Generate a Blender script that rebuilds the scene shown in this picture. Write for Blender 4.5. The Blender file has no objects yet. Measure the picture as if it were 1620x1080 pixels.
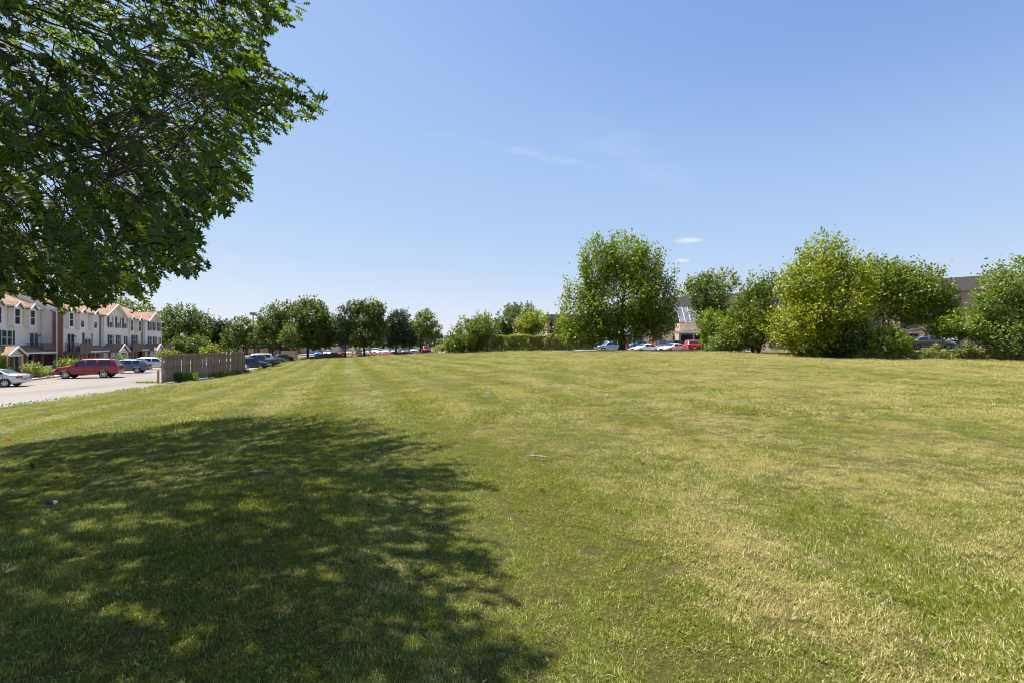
import bpy, math, random
import numpy as np
from mathutils import Vector, Matrix

R = math.radians
SC = bpy.context.scene
C = SC.collection
rng = np.random.default_rng(11)
random.seed(11)

# ------------------------------------------------------------------ camera, sky, sun, exposure
F, H, HZ = 765.0, 1.7, 544.0          # focal length in photo pixels, eye height, horizon row
cam = bpy.data.cameras.new('camera')
cam.sensor_width = 36.0
cam.lens = F / 1620 * 36
cam.shift_y = (HZ - 540) / 1620
cam.clip_start = 0.05
cam.clip_end = 6000
camo = bpy.data.objects.new('camera', cam)
C.objects.link(camo)
camo.location = (0, 0, H)
camo.rotation_euler = (R(90), 0, 0)
SC.camera = camo

SUN_EL = R(65)
SUN_AZ = math.atan2(-0.914, 0.407)      # clockwise from +Y; negative is to the left
TO_SUN = np.array([math.sin(SUN_AZ) * math.cos(SUN_EL), math.cos(SUN_AZ) * math.cos(SUN_EL), math.sin(SUN_EL)])
world = bpy.data.worlds.new('World')
SC.world = world
world.use_nodes = True
world.cycles.sampling_method = 'MANUAL'
world.cycles.sample_map_resolution = 2048
wn = world.node_tree
wn.nodes.clear()


def N(nt, kind, loc=None, **kw):
    n = nt.nodes.new(kind)
    for k, v in kw.items():
        if k == 'ins':
            for i, val in v.items():
                n.inputs[i].default_value = val
        else:
            setattr(n, k, v)
    return n


def L(nt, a, b):
    nt.links.new(a, b)


def MATH(nt, op, a, b=None, clamp=False):
    n = nt.nodes.new('ShaderNodeMath')
    n.operation = op
    n.use_clamp = clamp
    for i, x in enumerate((a, b)):
        if x is None:
            continue
        if isinstance(x, (int, float)):
            n.inputs[i].default_value = x
        else:
            nt.links.new(x, n.inputs[i])
    return n.outputs[0]


def MIXC(nt, fac, a, b, blend='MIX'):
    n = nt.nodes.new('ShaderNodeMix')
    n.data_type = 'RGBA'
    n.blend_type = blend
    for sock, x in ((n.inputs[0], fac), (n.inputs[6], a), (n.inputs[7], b)):
        if isinstance(x, (int, float)):
            sock.default_value = x
        elif isinstance(x, (tuple, list)):
            sock.default_value = (*x[:3], 1)
        else:
            nt.links.new(x, sock)
    return n.outputs[2]


def SMOOTH(nt, x, lo, hi):
    n = nt.nodes.new('ShaderNodeMapRange')
    n.interpolation_type = 'SMOOTHSTEP'
    n.inputs[1].default_value = lo
    n.inputs[2].default_value = hi
    nt.links.new(x, n.inputs[0])
    return n.outputs[0]


sky = N(wn, 'ShaderNodeTexSky', sky_type='NISHITA', sun_disc=False, sun_elevation=SUN_EL,
        sun_rotation=SUN_AZ, altitude=200.0, air_density=1.0, dust_density=0.35, ozone_density=2.0)
# thin clouds: two small cumulus and a faint wisp of cirrus, placed by direction in the sky
tc = N(wn, 'ShaderNodeTexCoord')
sep = N(wn, 'ShaderNodeSeparateXYZ')
L(wn, tc.outputs['Generated'], sep.inputs[0])
yy = MATH(wn, 'MAXIMUM', sep.outputs[1], 0.02)
px_ = MATH(wn, 'DIVIDE', sep.outputs[0], yy)
pz_ = MATH(wn, 'DIVIDE', sep.outputs[2], yy)
comb = N(wn, 'ShaderNodeCombineXYZ')
L(wn, px_, comb.inputs[0])
L(wn, pz_, comb.inputs[1])
front = SMOOTH(wn, sep.outputs[1], 0.05, 0.2)


def cloud_blob(u, v, ru, rv, slope, nscale, soft, amp, rag=3.0):
    cx, cz = (u - 810) / F, (HZ - v) / F
    dx = MATH(wn, 'SUBTRACT', px_, cx)
    dz = MATH(wn, 'SUBTRACT', MATH(wn, 'SUBTRACT', pz_, cz), MATH(wn, 'MULTIPLY', dx, slope))
    a = MATH(wn, 'DIVIDE', dx, ru / F)
    b = MATH(wn, 'DIVIDE', dz, rv / F)
    d = MATH(wn, 'SQRT', MATH(wn, 'ADD', MATH(wn, 'MULTIPLY', a, a), MATH(wn, 'MULTIPLY', b, b)))
    nz = N(wn, 'ShaderNodeTexNoise', ins={'Scale': nscale, 'Detail': 6.0, 'Roughness': 0.62})
    mp = N(wn, 'ShaderNodeMapping', ins={'Scale': (0.45, 1.6, 1), 'Rotation': (0, 0, math.atan(slope) * -1)})
    L(wn, comb.outputs[0], mp.inputs[0])
    L(wn, mp.outputs[0], nz.inputs[0])
    val = MATH(wn, 'SUBTRACT', MATH(wn, 'ADD', 1.0, MATH(wn, 'MULTIPLY', MATH(wn, 'SUBTRACT', nz.outputs[0], 0.5), rag)), d)
    return MATH(wn, 'MULTIPLY', SMOOTH(wn, val, 0.0, soft), amp)


m = cloud_blob(1092, 380, 22, 5.5, 0.05, 38, 0.9, 0.62)
m = MATH(wn, 'MAXIMUM', m, cloud_blob(1077, 412, 18, 5.0, 0.10, 41, 0.9, 0.8))
m = MATH(wn, 'MAXIMUM', m, cloud_blob(860, 248, 200, 12, -0.20, 26, 2.2, 0.27, 3.0))
m = MATH(wn, 'MAXIMUM', m, cloud_blob(985, 245, 150, 60, -0.35, 12, 2.4, 0.20, 2.8))
m = MATH(wn, 'MAXIMUM', m, cloud_blob(1180, 357, 60, 2.5, -0.26, 14, 1.5, 0.10))
m = MATH(wn, 'MAXIMUM', m, cloud_blob(1150, 402, 60, 5, -0.30, 14, 1.8, 0.10))
m = MATH(wn, 'MULTIPLY', m, front)
csat = N(wn, 'ShaderNodeHueSaturation', ins={'Saturation': 1.12, 'Value': 1.0})
L(wn, sky.outputs[0], csat.inputs['Color'])
# camera response to the sky: holds the bright horizon, deepens the blue overhead
crv = N(wn, 'ShaderNodeRGBCurve')
cm_ = crv.mapping
cm_.use_clip = False
cm_.extend = 'EXTRAPOLATED'
for ci_, pts_ in enumerate(([(0, 0), (0.19, 0.245), (0.27, 0.365), (0.48, 0.49), (0.66, 0.59), (0.9, 0.68), (2.0, 0.95)],
                            [(0, 0), (0.386, 0.415), (0.485, 0.53), (0.79, 0.65), (1.05, 0.73), (1.4, 0.82), (2.0, 1.0)],
                            [(0, 0), (0.745, 0.77), (0.947, 0.87), (1.05, 0.885), (1.4, 0.93), (2.0, 1.05)])):
    cv = cm_.curves[ci_]
    while len(cv.points) < len(pts_):
        cv.points.new(0.5, 0.5)
    for q_, (a_, b_) in zip(cv.points, pts_):
        q_.location = (a_ * 0.5, b_ * 0.5)
        q_.handle_type = 'VECTOR' if a_ == 0 else 'AUTO'
cm_.update()
L(wn, MIXC(wn, 1.0, csat.outputs[0], (0.1, 0.1, 0.1), 'MULTIPLY'), crv.inputs['Color'])
skyc = MIXC(wn, m, MIXC(wn, 1.0, crv.outputs[0], (10, 10, 10), 'MULTIPLY'), (4.5, 4.6, 4.8))
bg = N(wn, 'ShaderNodeBackground', ins={'Strength': 0.093})
L(wn, skyc, bg.inputs[0])
wo = N(wn, 'ShaderNodeOutputWorld')
L(wn, bg.outputs[0], wo.inputs[0])

sun = bpy.data.lights.new('sun', 'SUN')
sun.energy = 5.0
sun.angle = R(0.53)
sun.color = (1.0, 0.955, 0.88)
suno = bpy.data.objects.new('sun', sun)
C.objects.link(suno)
suno.rotation_euler = Vector(-TO_SUN).to_track_quat('-Z', 'Y').to_euler()
suno.location = (-30, 30, 60)

SC.view_settings.view_transform = 'Standard'
SC.view_settings.look = 'None'
SC.view_settings.gamma = 1.0
SC.view_settings.use_curve_mapping = False
SC.view_settings.exposure = 1.14
SC.render.engine = 'CYCLES'
SC.cycles.filter_width = 1.1
SC.cycles.max_bounces = 7
SC.cycles.caustics_reflective = False
SC.cycles.caustics_refractive = False
SC.cycles.sample_clamp_indirect = 2.5
SC.cycles.transparent_max_bounces = 8
SC.cycles.transmission_bounces = 6
SC.cycles.use_denoising = True
SC.cycles.denoiser = 'OPENIMAGEDENOISE'
SC.cycles.denoising_input_passes = 'RGB_ALBEDO_NORMAL'
SC.cycles.denoising_prefilter = 'ACCURATE'

# ------------------------------------------------------------------ materials
MATS = {}


def new_mat(name):
    mt = bpy.data.materials.new(name)
    mt.use_nodes = True
    nt = mt.node_tree
    nt.nodes.clear()
    out = N(nt, 'ShaderNodeOutputMaterial')
    MATS[name] = mt
    return mt, nt, out


def P(nt, out, color, rough=0.7, metal=0.0, spec=0.4, bump=None, bstr=0.3, bdist=0.02, coat=0.0):
    p = N(nt, 'ShaderNodeBsdfPrincipled')
    if isinstance(color, (tuple, list)):
        p.inputs['Base Color'].default_value = (*color[:3], 1)
    else:
        L(nt, color, p.inputs['Base Color'])
    if isinstance(rough, (int, float)):
        p.inputs['Roughness'].default_value = rough
    else:
        L(nt, rough, p.inputs['Roughness'])
    p.inputs['Metallic'].default_value = metal
    p.inputs['Specular IOR Level'].default_value = spec
    p.inputs['Coat Weight'].default_value = coat
    if bump is not None:
        b = N(nt, 'ShaderNodeBump', ins={'Strength': bstr, 'Distance': bdist})
        L(nt, bump, b.inputs['Height'])
        L(nt, b.outputs[0], p.inputs['Normal'])
    if out is not None:
        L(nt, p.outputs[0], out.inputs[0])
    return p


def noise(nt, scale, detail=4.0, rough=0.55, coord='Object', mscale=None, rot=None):
    t = N(nt, 'ShaderNodeTexCoord')
    src = t.outputs[coord] if coord != 'Position' else N(nt, 'ShaderNodeNewGeometry').outputs['Position']
    if mscale is not None:
        mp = N(nt, 'ShaderNodeMapping', ins={'Scale': mscale})
        if rot is not None:
            mp.inputs['Rotation'].default_value = rot
        L(nt, src, mp.inputs[0])
        src = mp.outputs[0]
    n = N(nt, 'ShaderNodeTexNoise', ins={'Scale': scale, 'Detail': detail, 'Roughness': rough})
    L(nt, src, n.inputs[0])
    return n.outputs[0]


def ramp(nt, fac, stops):
    r = N(nt, 'ShaderNodeValToRGB')
    el = r.color_ramp.elements
    while len(el) < len(stops):
        el.new(0.5)
    for e, (p, c) in zip(el, stops):
        e.position = p
        e.color = (*c, 1)
    L(nt, fac, r.inputs[0])
    return r.outputs[0]


def simple(name, col, rough=0.7, var=0.15, scale=3.0, metal=0.0, spec=0.4, bstr=0.0, coat=0.0, coord='Object'):
    mt, nt, out = new_mat(name)
    nz = noise(nt, scale, 5.0, coord=coord)
    lo = tuple(c * (1 - var) for c in col)
    hi = tuple(min(1, c * (1 + var)) for c in col)
    colr = ramp(nt, nz, [(0.3, lo), (0.7, hi)])
    P(nt, out, colr, rough, metal, spec, nz if bstr else None, bstr, 0.01, coat)
    return mt


def leaf_mat(name, dark, mid, lite, trans=0.35, rough=0.5, spec=0.35, tcol=None, tgain=1.6):
    mt, nt, out = new_mat(name)
    at = N(nt, 'ShaderNodeAttribute', attribute_name='tint')
    col = ramp(nt, at.outputs['Fac'], [(0.0, dark), (0.5, mid), (1.0, lite)])
    p = P(nt, None, col, rough, 0, spec)
    tr = N(nt, 'ShaderNodeBsdfTranslucent')
    hs = MIXC(nt, 1.0, col, tcol or (1.0 * tgain, 1.05 * tgain, 0.45 * tgain), 'MULTIPLY')
    L(nt, hs, tr.inputs[0])
    mx = N(nt, 'ShaderNodeMixShader', ins={0: trans})
    L(nt, p.outputs[0], mx.inputs[1])
    L(nt, tr.outputs[0], mx.inputs[2])
    L(nt, mx.outputs[0], out.inputs[0])
    return mt


leaf_mat('leaf_oak', (0.023, 0.046, 0.010), (0.042, 0.078, 0.012), (0.079, 0.119, 0.017), 0.48, 0.5, 0.35, tcol=(3.5, 3.0, 0.9))
leaf_mat('leaf_maple', (0.085, 0.127, 0.010), (0.151, 0.206, 0.015), (0.239, 0.260, 0.026), 0.36)
leaf_mat('leaf_yellow', (0.118, 0.156, 0.009), (0.222, 0.260, 0.011), (0.329, 0.318, 0.018), 0.30)
leaf_mat('leaf_mid', (0.068, 0.107, 0.009), (0.133, 0.180, 0.013), (0.217, 0.223, 0.025), 0.30)
leaf_mat('leaf_dark', (0.025, 0.061, 0.016), (0.047, 0.101, 0.021), (0.102, 0.161, 0.036), 0.25)
leaf_mat('leaf_row', (0.049, 0.080, 0.014), (0.091, 0.131, 0.020), (0.175, 0.194, 0.035), 0.30)
leaf_mat('leaf_pine', (0.024, 0.047, 0.021), (0.045, 0.080, 0.030), (0.074, 0.109, 0.038), 0.12, 0.6, 0.25)
leaf_mat('leaf_grey', (0.095, 0.142, 0.030), (0.180, 0.231, 0.051), (0.301, 0.335, 0.088), 0.30)
leaf_mat('leaf_hedge', (0.132, 0.173, 0.035), (0.264, 0.288, 0.063), (0.461, 0.413, 0.136), 0.28)
leaf_mat('leaf_bright', (0.085, 0.138, 0.012), (0.158, 0.231, 0.017), (0.239, 0.292, 0.028), 0.30)
leaf_mat('leaf_dead', (0.100, 0.075, 0.050), (0.170, 0.130, 0.090), (0.270, 0.220, 0.160), 0.1, 0.8, 0.2)
leaf_mat('leaf_far', (0.030, 0.055, 0.030), (0.045, 0.075, 0.040), (0.070, 0.100, 0.055), 0.2)
simple('bark', (0.070, 0.052, 0.040), 0.9, 0.4, 6, bstr=0.8)
simple('bark_oak', (0.050, 0.042, 0.036), 0.9, 0.4, 9, bstr=0.8)


def grass_color(nt, blade):
    """lawn colour from world position: green turf, straw patches; per-blade tint on top"""
    pos = N(nt, 'ShaderNodeNewGeometry').outputs['Position']

    def nz(sc, det=3.0, rough=0.55, mscale=None, rot=None):
        src = pos
        if mscale:
            mp = N(nt, 'ShaderNodeMapping', ins={'Scale': mscale, 'Rotation': rot or (0, 0, 0)})
            L(nt, pos, mp.inputs[0])
            src = mp.outputs[0]
        n = N(nt, 'ShaderNodeTexNoise', ins={'Scale': sc, 'Detail': det, 'Roughness': rough})
        L(nt, src, n.inputs[0])
        return n.outputs[0]
    a = nz(0.16, 2.0)
    b = nz(0.75, 4.0, 0.6)
    c = nz(4.0, 3.0, 0.6)
    # wear along the mowing direction
    st = nz(1.0, 2.0, 0.5, (0.75, 0.05, 1), (0, 0, R(-18)))
    sepx = N(nt, 'ShaderNodeSeparateXYZ')
    L(nt, pos, sepx.inputs[0])
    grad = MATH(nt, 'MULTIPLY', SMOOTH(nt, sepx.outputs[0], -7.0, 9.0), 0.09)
    far = MATH(nt, 'MULTIPLY', SMOOTH(nt, sepx.outputs[1], 8.0, 45.0), 0.04)
    s = MATH(nt, 'ADD', MATH(nt, 'MULTIPLY', a, 0.28), MATH(nt, 'MULTIPLY', b, 0.66))
    s = MATH(nt, 'ADD', s, MATH(nt, 'MULTIPLY', c, 0.48))
    s = MATH(nt, 'ADD', s, MATH(nt, 'MULTIPLY', st, 0.26))
    s = MATH(nt, 'ADD', MATH(nt, 'ADD', s, grad), far)       # about 0.86 in the mean
    # mowing stripes: sheen off leaning blades painted in as straw-coloured lanes
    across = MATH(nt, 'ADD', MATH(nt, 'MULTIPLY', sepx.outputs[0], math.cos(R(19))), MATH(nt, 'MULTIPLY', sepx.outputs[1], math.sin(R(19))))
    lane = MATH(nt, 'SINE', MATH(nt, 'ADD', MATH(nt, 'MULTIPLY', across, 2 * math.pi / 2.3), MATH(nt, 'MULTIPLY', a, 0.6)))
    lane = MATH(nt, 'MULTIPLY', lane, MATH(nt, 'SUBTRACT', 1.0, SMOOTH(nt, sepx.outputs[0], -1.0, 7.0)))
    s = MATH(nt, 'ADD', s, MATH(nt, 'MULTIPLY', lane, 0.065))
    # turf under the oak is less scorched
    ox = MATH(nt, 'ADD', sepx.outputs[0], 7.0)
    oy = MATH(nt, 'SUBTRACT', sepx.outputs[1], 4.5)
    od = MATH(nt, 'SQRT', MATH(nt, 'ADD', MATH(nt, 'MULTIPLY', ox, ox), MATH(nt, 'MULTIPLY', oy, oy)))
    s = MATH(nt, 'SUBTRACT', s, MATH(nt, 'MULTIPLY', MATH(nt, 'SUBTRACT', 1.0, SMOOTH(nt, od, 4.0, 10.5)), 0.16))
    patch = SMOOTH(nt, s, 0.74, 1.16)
    if blade:
        at = N(nt, 'ShaderNodeAttribute', attribute_name='tint').outputs['Fac']
        oi = N(nt, 'ShaderNodeObjectInfo').outputs['Random']
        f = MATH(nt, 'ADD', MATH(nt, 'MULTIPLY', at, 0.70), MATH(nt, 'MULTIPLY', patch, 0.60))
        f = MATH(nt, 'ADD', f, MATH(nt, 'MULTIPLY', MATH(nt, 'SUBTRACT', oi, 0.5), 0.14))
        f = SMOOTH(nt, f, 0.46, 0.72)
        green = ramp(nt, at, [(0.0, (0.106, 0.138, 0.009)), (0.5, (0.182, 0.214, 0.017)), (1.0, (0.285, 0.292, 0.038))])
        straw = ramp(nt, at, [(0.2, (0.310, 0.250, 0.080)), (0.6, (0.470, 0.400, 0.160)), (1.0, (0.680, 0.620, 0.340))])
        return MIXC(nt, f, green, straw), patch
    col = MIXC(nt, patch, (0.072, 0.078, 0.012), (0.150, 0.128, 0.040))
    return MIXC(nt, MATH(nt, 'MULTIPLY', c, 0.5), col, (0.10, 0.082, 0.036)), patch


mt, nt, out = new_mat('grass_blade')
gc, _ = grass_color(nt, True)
p = P(nt, None, gc, 0.55, 0, 0.25)
tr = N(nt, 'ShaderNodeBsdfTranslucent')
L(nt, MIXC(nt, 1.0, gc, (1.3, 1.3, 0.8), 'MULTIPLY'), tr.inputs[0])
mx = N(nt, 'ShaderNodeMixShader', ins={0: 0.30})
L(nt, p.outputs[0], mx.inputs[1])
L(nt, tr.outputs[0], mx.inputs[2])
L(nt, mx.outputs[0], out.inputs[0])

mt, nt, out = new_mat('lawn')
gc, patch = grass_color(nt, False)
n1 = noise(nt, 26.0, 6.0, 0.7, 'Position')
n2 = noise(nt, 5.0, 5.0, 0.65, 'Position')
fine = ramp(nt, n1, [(0.30, (0.55, 0.55, 0.5)), (0.5, (1, 1, 1)), (0.72, (1.5, 1.45, 1.4))])
gc2 = MIXC(nt, 1.0, gc, fine, 'MULTIPLY')
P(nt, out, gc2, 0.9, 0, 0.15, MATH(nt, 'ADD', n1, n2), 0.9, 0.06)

mt, nt, out = new_mat('asphalt')
n1 = noise(nt, 0.22, 5.0, 0.6, 'Position', (1, 0.25, 1), (0, 0, R(21)))
n2 = noise(nt, 30.0, 4.0, 0.7, 'Position')
n3 = noise(nt, 0.6, 3.0, 0.5, 'Position', (1, 0.12, 1), (0, 0, R(80)))
c1 = ramp(nt, MATH(nt, 'ADD', MATH(nt, 'MULTIPLY', n1, 0.6), MATH(nt, 'MULTIPLY', n3, 0.4)),
          [(0.36, (0.155, 0.136, 0.118)), (0.48, (0.215, 0.19, 0.166)), (0.62, (0.25, 0.222, 0.195))])
c1 = MIXC(nt, 1.0, c1, ramp(nt, n2, [(0.3, (0.78, 0.78, 0.78)), (0.7, (1.15, 1.15, 1.15))]), 'MULTIPLY')
P(nt, out, c1, 0.9, 0, 0.25, n2, 0.3, 0.01)
simple('asphalt_grey', (0.20, 0.195, 0.198), 0.9, 0.18, 0.8, coord='Object')
simple('concrete', (0.40, 0.385, 0.365), 0.9, 0.14, 1.2)
simple('line_paint', (0.52, 0.40, 0.16), 0.8, 0.3, 5.0)
simple('trim_white', (0.76, 0.74, 0.71), 0.55, 0.04, 2)
simple('trim_cream', (0.74, 0.67, 0.54), 0.7, 0.06, 2)
simple('shutter_brown', (0.060, 0.048, 0.045), 0.7, 0.1, 4)
simple('gutter_metal', (0.62, 0.61, 0.60), 0.4, 0.05, 2)
simple('downspout_brown', (0.13, 0.105, 0.09), 0.5, 0.1, 2)
simple('post_cream', (0.62, 0.545, 0.44), 0.7, 0.08, 3)
simple('dark_metal', (0.03, 0.03, 0.032), 0.4, 0.2, 3)
simple('light_metal', (0.45, 0.45, 0.46), 0.35, 0.1, 3, metal=0.7)
simple('fence_green', (0.015, 0.085, 0.075), 0.5, 0.15, 4)
simple('blind_white', (0.66, 0.66, 0.64), 0.7, 0.04, 2)
simple('cushion_red', (0.35, 0.05, 0.05), 0.9, 0.2, 4)
simple('cover_blue', (0.06, 0.09, 0.14), 0.6, 0.3, 3)
simple('orange_plastic', (0.60, 0.14, 0.02), 0.5, 0.1, 3)
simple('flower_yellow', (0.75, 0.45, 0.03), 0.7, 0.2, 9)
simple('mulch', (0.17, 0.095, 0.06), 0.95, 0.4, 3, bstr=0.6)
simple('bark_chip', (0.36, 0.21, 0.13), 0.9, 0.45, 1.6)
simple('dry_leaf_tan', (0.50, 0.36, 0.20), 0.8, 0.2, 20)
simple('dry_leaf_red', (0.38, 0.10, 0.03), 0.8, 0.3, 20)
simple('roof_dark_red', (0.13, 0.065, 0.05), 0.9, 0.3, 1.0)
simple('stick_grey', (0.28, 0.22, 0.16), 0.9, 0.3, 30)
simple('scrap_white', (0.75, 0.76, 0.80), 0.6, 0.1, 9)
simple('scrap_dark', (0.05, 0.045, 0.05), 0.7, 0.2, 9)
simple('soil', (0.095, 0.075, 0.032), 1.0, 0.3, 5, spec=0.03, bstr=0.5)
simple('interior_dark', (0.020, 0.020, 0.022), 0.8, 0.3, 2)
simple('tyre', (0.018, 0.018, 0.019), 0.85, 0.2, 5)
simple('rim', (0.55, 0.55, 0.56), 0.3, 0.08, 4, metal=0.8)
simple('chrome', (0.7, 0.7, 0.72), 0.12, 0.04, 4, metal=1.0)
simple('lamp_red', (0.50, 0.015, 0.015), 0.2, 0.1, 4, coat=0.5)
simple('lamp_amber', (0.65, 0.20, 0.03), 0.2, 0.1, 4, coat=0.5)
simple('lamp_clear', (0.72, 0.74, 0.76), 0.15, 0.05, 4, coat=0.5)
simple('plate', (0.55, 0.62, 0.72), 0.5, 0.1, 6)
simple('plate_blue', (0.06, 0.16, 0.42), 0.5, 0.1, 6)
simple('shade_pole', (0.30, 0.30, 0.31), 0.5, 0.1, 2)
simple('door_dark', (0.05, 0.045, 0.045), 0.5, 0.1, 2)

mt, nt, out = new_mat('siding')
nz = noise(nt, 1.2, 4.0)
P(nt, out, ramp(nt, nz, [(0.3, (0.80, 0.735, 0.635)), (0.7, (0.86, 0.80, 0.70))]), 0.65, 0, 0.3)

mt, nt, out = new_mat('shingle')
br = N(nt, 'ShaderNodeTexBrick', offset=0.5, ins={'Color1': (0.27, 0.17, 0.115, 1), 'Color2': (0.34, 0.225, 0.155, 1), 'Mortar': (0.17, 0.11, 0.08, 1),
                                     'Scale': 1.0, 'Mortar Size': 0.012, 'Brick Width': 0.32, 'Row Height': 0.16, 'Bias': 0.0})
tco = N(nt, 'ShaderNodeTexCoord')
L(nt, tco.outputs['Object'], br.inputs[0])
nz = noise(nt, 0.7, 5.0, 0.65)
cc = MIXC(nt, 1.0, br.outputs[0], ramp(nt, nz, [(0.3, (0.8, 0.8, 0.8)), (0.7, (1.15, 1.12, 1.1))]), 'MULTIPLY')
P(nt, out, cc, 0.95, 0, 0.15, br.outputs[1], 0.5, 0.01)


def brick_mat(name, c1, c2, mortar, rw=0.22, rh=0.075):
    mt, nt, out = new_mat(name)
    t = N(nt, 'ShaderNodeTexCoord')
    s3 = N(nt, 'ShaderNodeSeparateXYZ')
    L(nt, t.outputs['Object'], s3.inputs[0])
    cb = N(nt, 'ShaderNodeCombineXYZ')
    L(nt, MATH(nt, 'ADD', s3.outputs[0], s3.outputs[1]), cb.inputs[0])
    L(nt, s3.outputs[2], cb.inputs[1])
    br = N(nt, 'ShaderNodeTexBrick', ins={'Color1': (*c1, 1), 'Color2': (*c2, 1), 'Mortar': (*mortar, 1), 'Scale': 1.0,
                                          'Mortar Size': 0.008, 'Brick Width': rw, 'Row Height': rh})
    L(nt, cb.outputs[0], br.inputs[0])
    nz = noise(nt, 0.9, 4.0)
    cc = MIXC(nt, 1.0, br.outputs[0], ramp(nt, nz, [(0.3, (0.8, 0.8, 0.8)), (0.7, (1.2, 1.2, 1.2))]), 'MULTIPLY')
    P(nt, out, cc, 0.9, 0, 0.2, br.outputs[1], 0.4, 0.01)


brick_mat('brick_red', (0.26, 0.085, 0.060), (0.34, 0.13, 0.09), (0.30, 0.22, 0.18))
brick_mat('brick_tan', (0.40, 0.27, 0.165), (0.50, 0.36, 0.235), (0.42, 0.36, 0.30))
brick_mat('brick_brown', (0.34, 0.235, 0.155), (0.43, 0.31, 0.215), (0.38, 0.32, 0.26))

mt, nt, out = new_mat('mansard')
wv = N(nt, 'ShaderNodeTexWave', wave_type='BANDS', bands_direction='Z', ins={'Scale': 2.6, 'Distortion': 0.6, 'Detail': 2.0})
L(nt, N(nt, 'ShaderNodeTexCoord').outputs['Object'], wv.inputs[0])
P(nt, out, ramp(nt, wv.outputs[0], [(0.0, (0.060, 0.052, 0.050)), (1.0, (0.105, 0.092, 0.088))]), 0.9, 0, 0.2)

mt, nt, out = new_mat('wood_grey')
nz = noise(nt, 5.0, 6.0, 0.65, 'Object', (6, 6, 0.7))
oi = N(nt, 'ShaderNodeObjectInfo').outputs['Random']
f = MATH(nt, 'ADD', MATH(nt, 'MULTIPLY', nz, 0.85), MATH(nt, 'MULTIPLY', oi, 0.16))
P(nt, out, ramp(nt, f, [(0.25, (0.125, 0.088, 0.063)), (0.50, (0.26, 0.195, 0.145)), (0.78, (0.42, 0.335, 0.26))]), 0.95, 0, 0.15, nz, 0.5, 0.01)
mt, nt, out = new_mat('wood_deck')
nz = noise(nt, 4.0, 6.0, 0.6, 'Object', (5, 5, 0.8))
oi = N(nt, 'ShaderNodeObjectInfo').outputs['Random']
f = MATH(nt, 'ADD', MATH(nt, 'MULTIPLY', nz, 0.8), MATH(nt, 'MULTIPLY', oi, 0.2))
P(nt, out, ramp(nt, f, [(0.25, (0.12, 0.095, 0.075)), (0.75, (0.24, 0.195, 0.155))]), 0.95, 0, 0.15, nz, 0.4, 0.01)
simple('wood_post', (0.42, 0.29, 0.12), 0.9, 0.2, 6, bstr=0.3)


def glass_mat(name, col, rough=0.04, spec=0.7):
    mt, nt, out = new_mat(name)
    nz = noise(nt, 1.5, 3.0)
    P(nt, out, ramp(nt, nz, [(0.3, tuple(c * 0.6 for c in col)), (0.7, tuple(c * 1.4 for c in col))]), rough, 0, spec)


glass_mat('glass', (0.030, 0.036, 0.044))
glass_mat('glass_teal', (0.045, 0.065, 0.068))
glass_mat('glass_car', (0.016, 0.020, 0.026), 0.03, 0.8)
glass_mat('glass_roof', (0.15, 0.155, 0.17), 0.12, 0.8)

PAINT = {}


def paint(name, col, metal=0.35, rough=0.28):
    if name in PAINT:
        return PAINT[name]
    mt, nt, out = new_mat('paint_' + name)
    nz = noise(nt, 60.0, 2.0)
    P(nt, out, ramp(nt, nz, [(0.3, tuple(c * 0.93 for c in col)), (0.7, tuple(min(1, c * 1.07) for c in col))]), rough, metal, 0.5, coat=0.6)
    PAINT[name] = mt
    return mt


# ------------------------------------------------------------------ scene helpers
def link(o, parent=None):
    C.objects.link(o)
    if parent is not None:
        o.parent = parent
    return o


def tag(o, label=None, cat=None, group=None, kind=None):
    if label:
        o['label'] = label
    if cat:
        o['category'] = cat
    if group:
        o['group'] = group
    if kind:
        o['kind'] = kind
    return o


def empty(name, loc, rz=0.0, label=None, cat=None, group=None):
    o = bpy.data.objects.new(name, None)
    o.empty_display_size = 0.3
    o.location = loc
    o.rotation_euler = (0, 0, rz)
    link(o)
    return tag(o, label, cat, group)


def mat_of(m):
    return MATS[m] if isinstance(m, str) else m


def mesh_np(name, V, Fc, mat, tint=None, smooth=False):
    """fast mesh from an (n,3) array and an (m,k) face array"""
    V = np.ascontiguousarray(V, dtype=np.float32)
    Fc = np.ascontiguousarray(Fc, dtype=np.int32)
    me = bpy.data.meshes.new(name)
    me.vertices.add(len(V))
    me.vertices.foreach_set('co', V.ravel())
    k = Fc.shape[1]
    me.loops.add(Fc.size)
    me.loops.foreach_set('vertex_index', Fc.ravel())
    me.polygons.add(len(Fc))
    me.polygons.foreach_set('loop_start', np.arange(len(Fc), dtype=np.int32) * k)
    if smooth:
        me.polygons.foreach_set('use_smooth', np.ones(len(Fc), dtype=bool))
    if tint is not None:
        a = me.attributes.new('tint', 'FLOAT', 'POINT')
        a.data.foreach_set('value', np.ascontiguousarray(tint, dtype=np.float32))
    me.update(calc_edges=True)
    me.validate()
    if mat is not None:
        me.materials.append(mat_of(mat))
    return me


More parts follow.
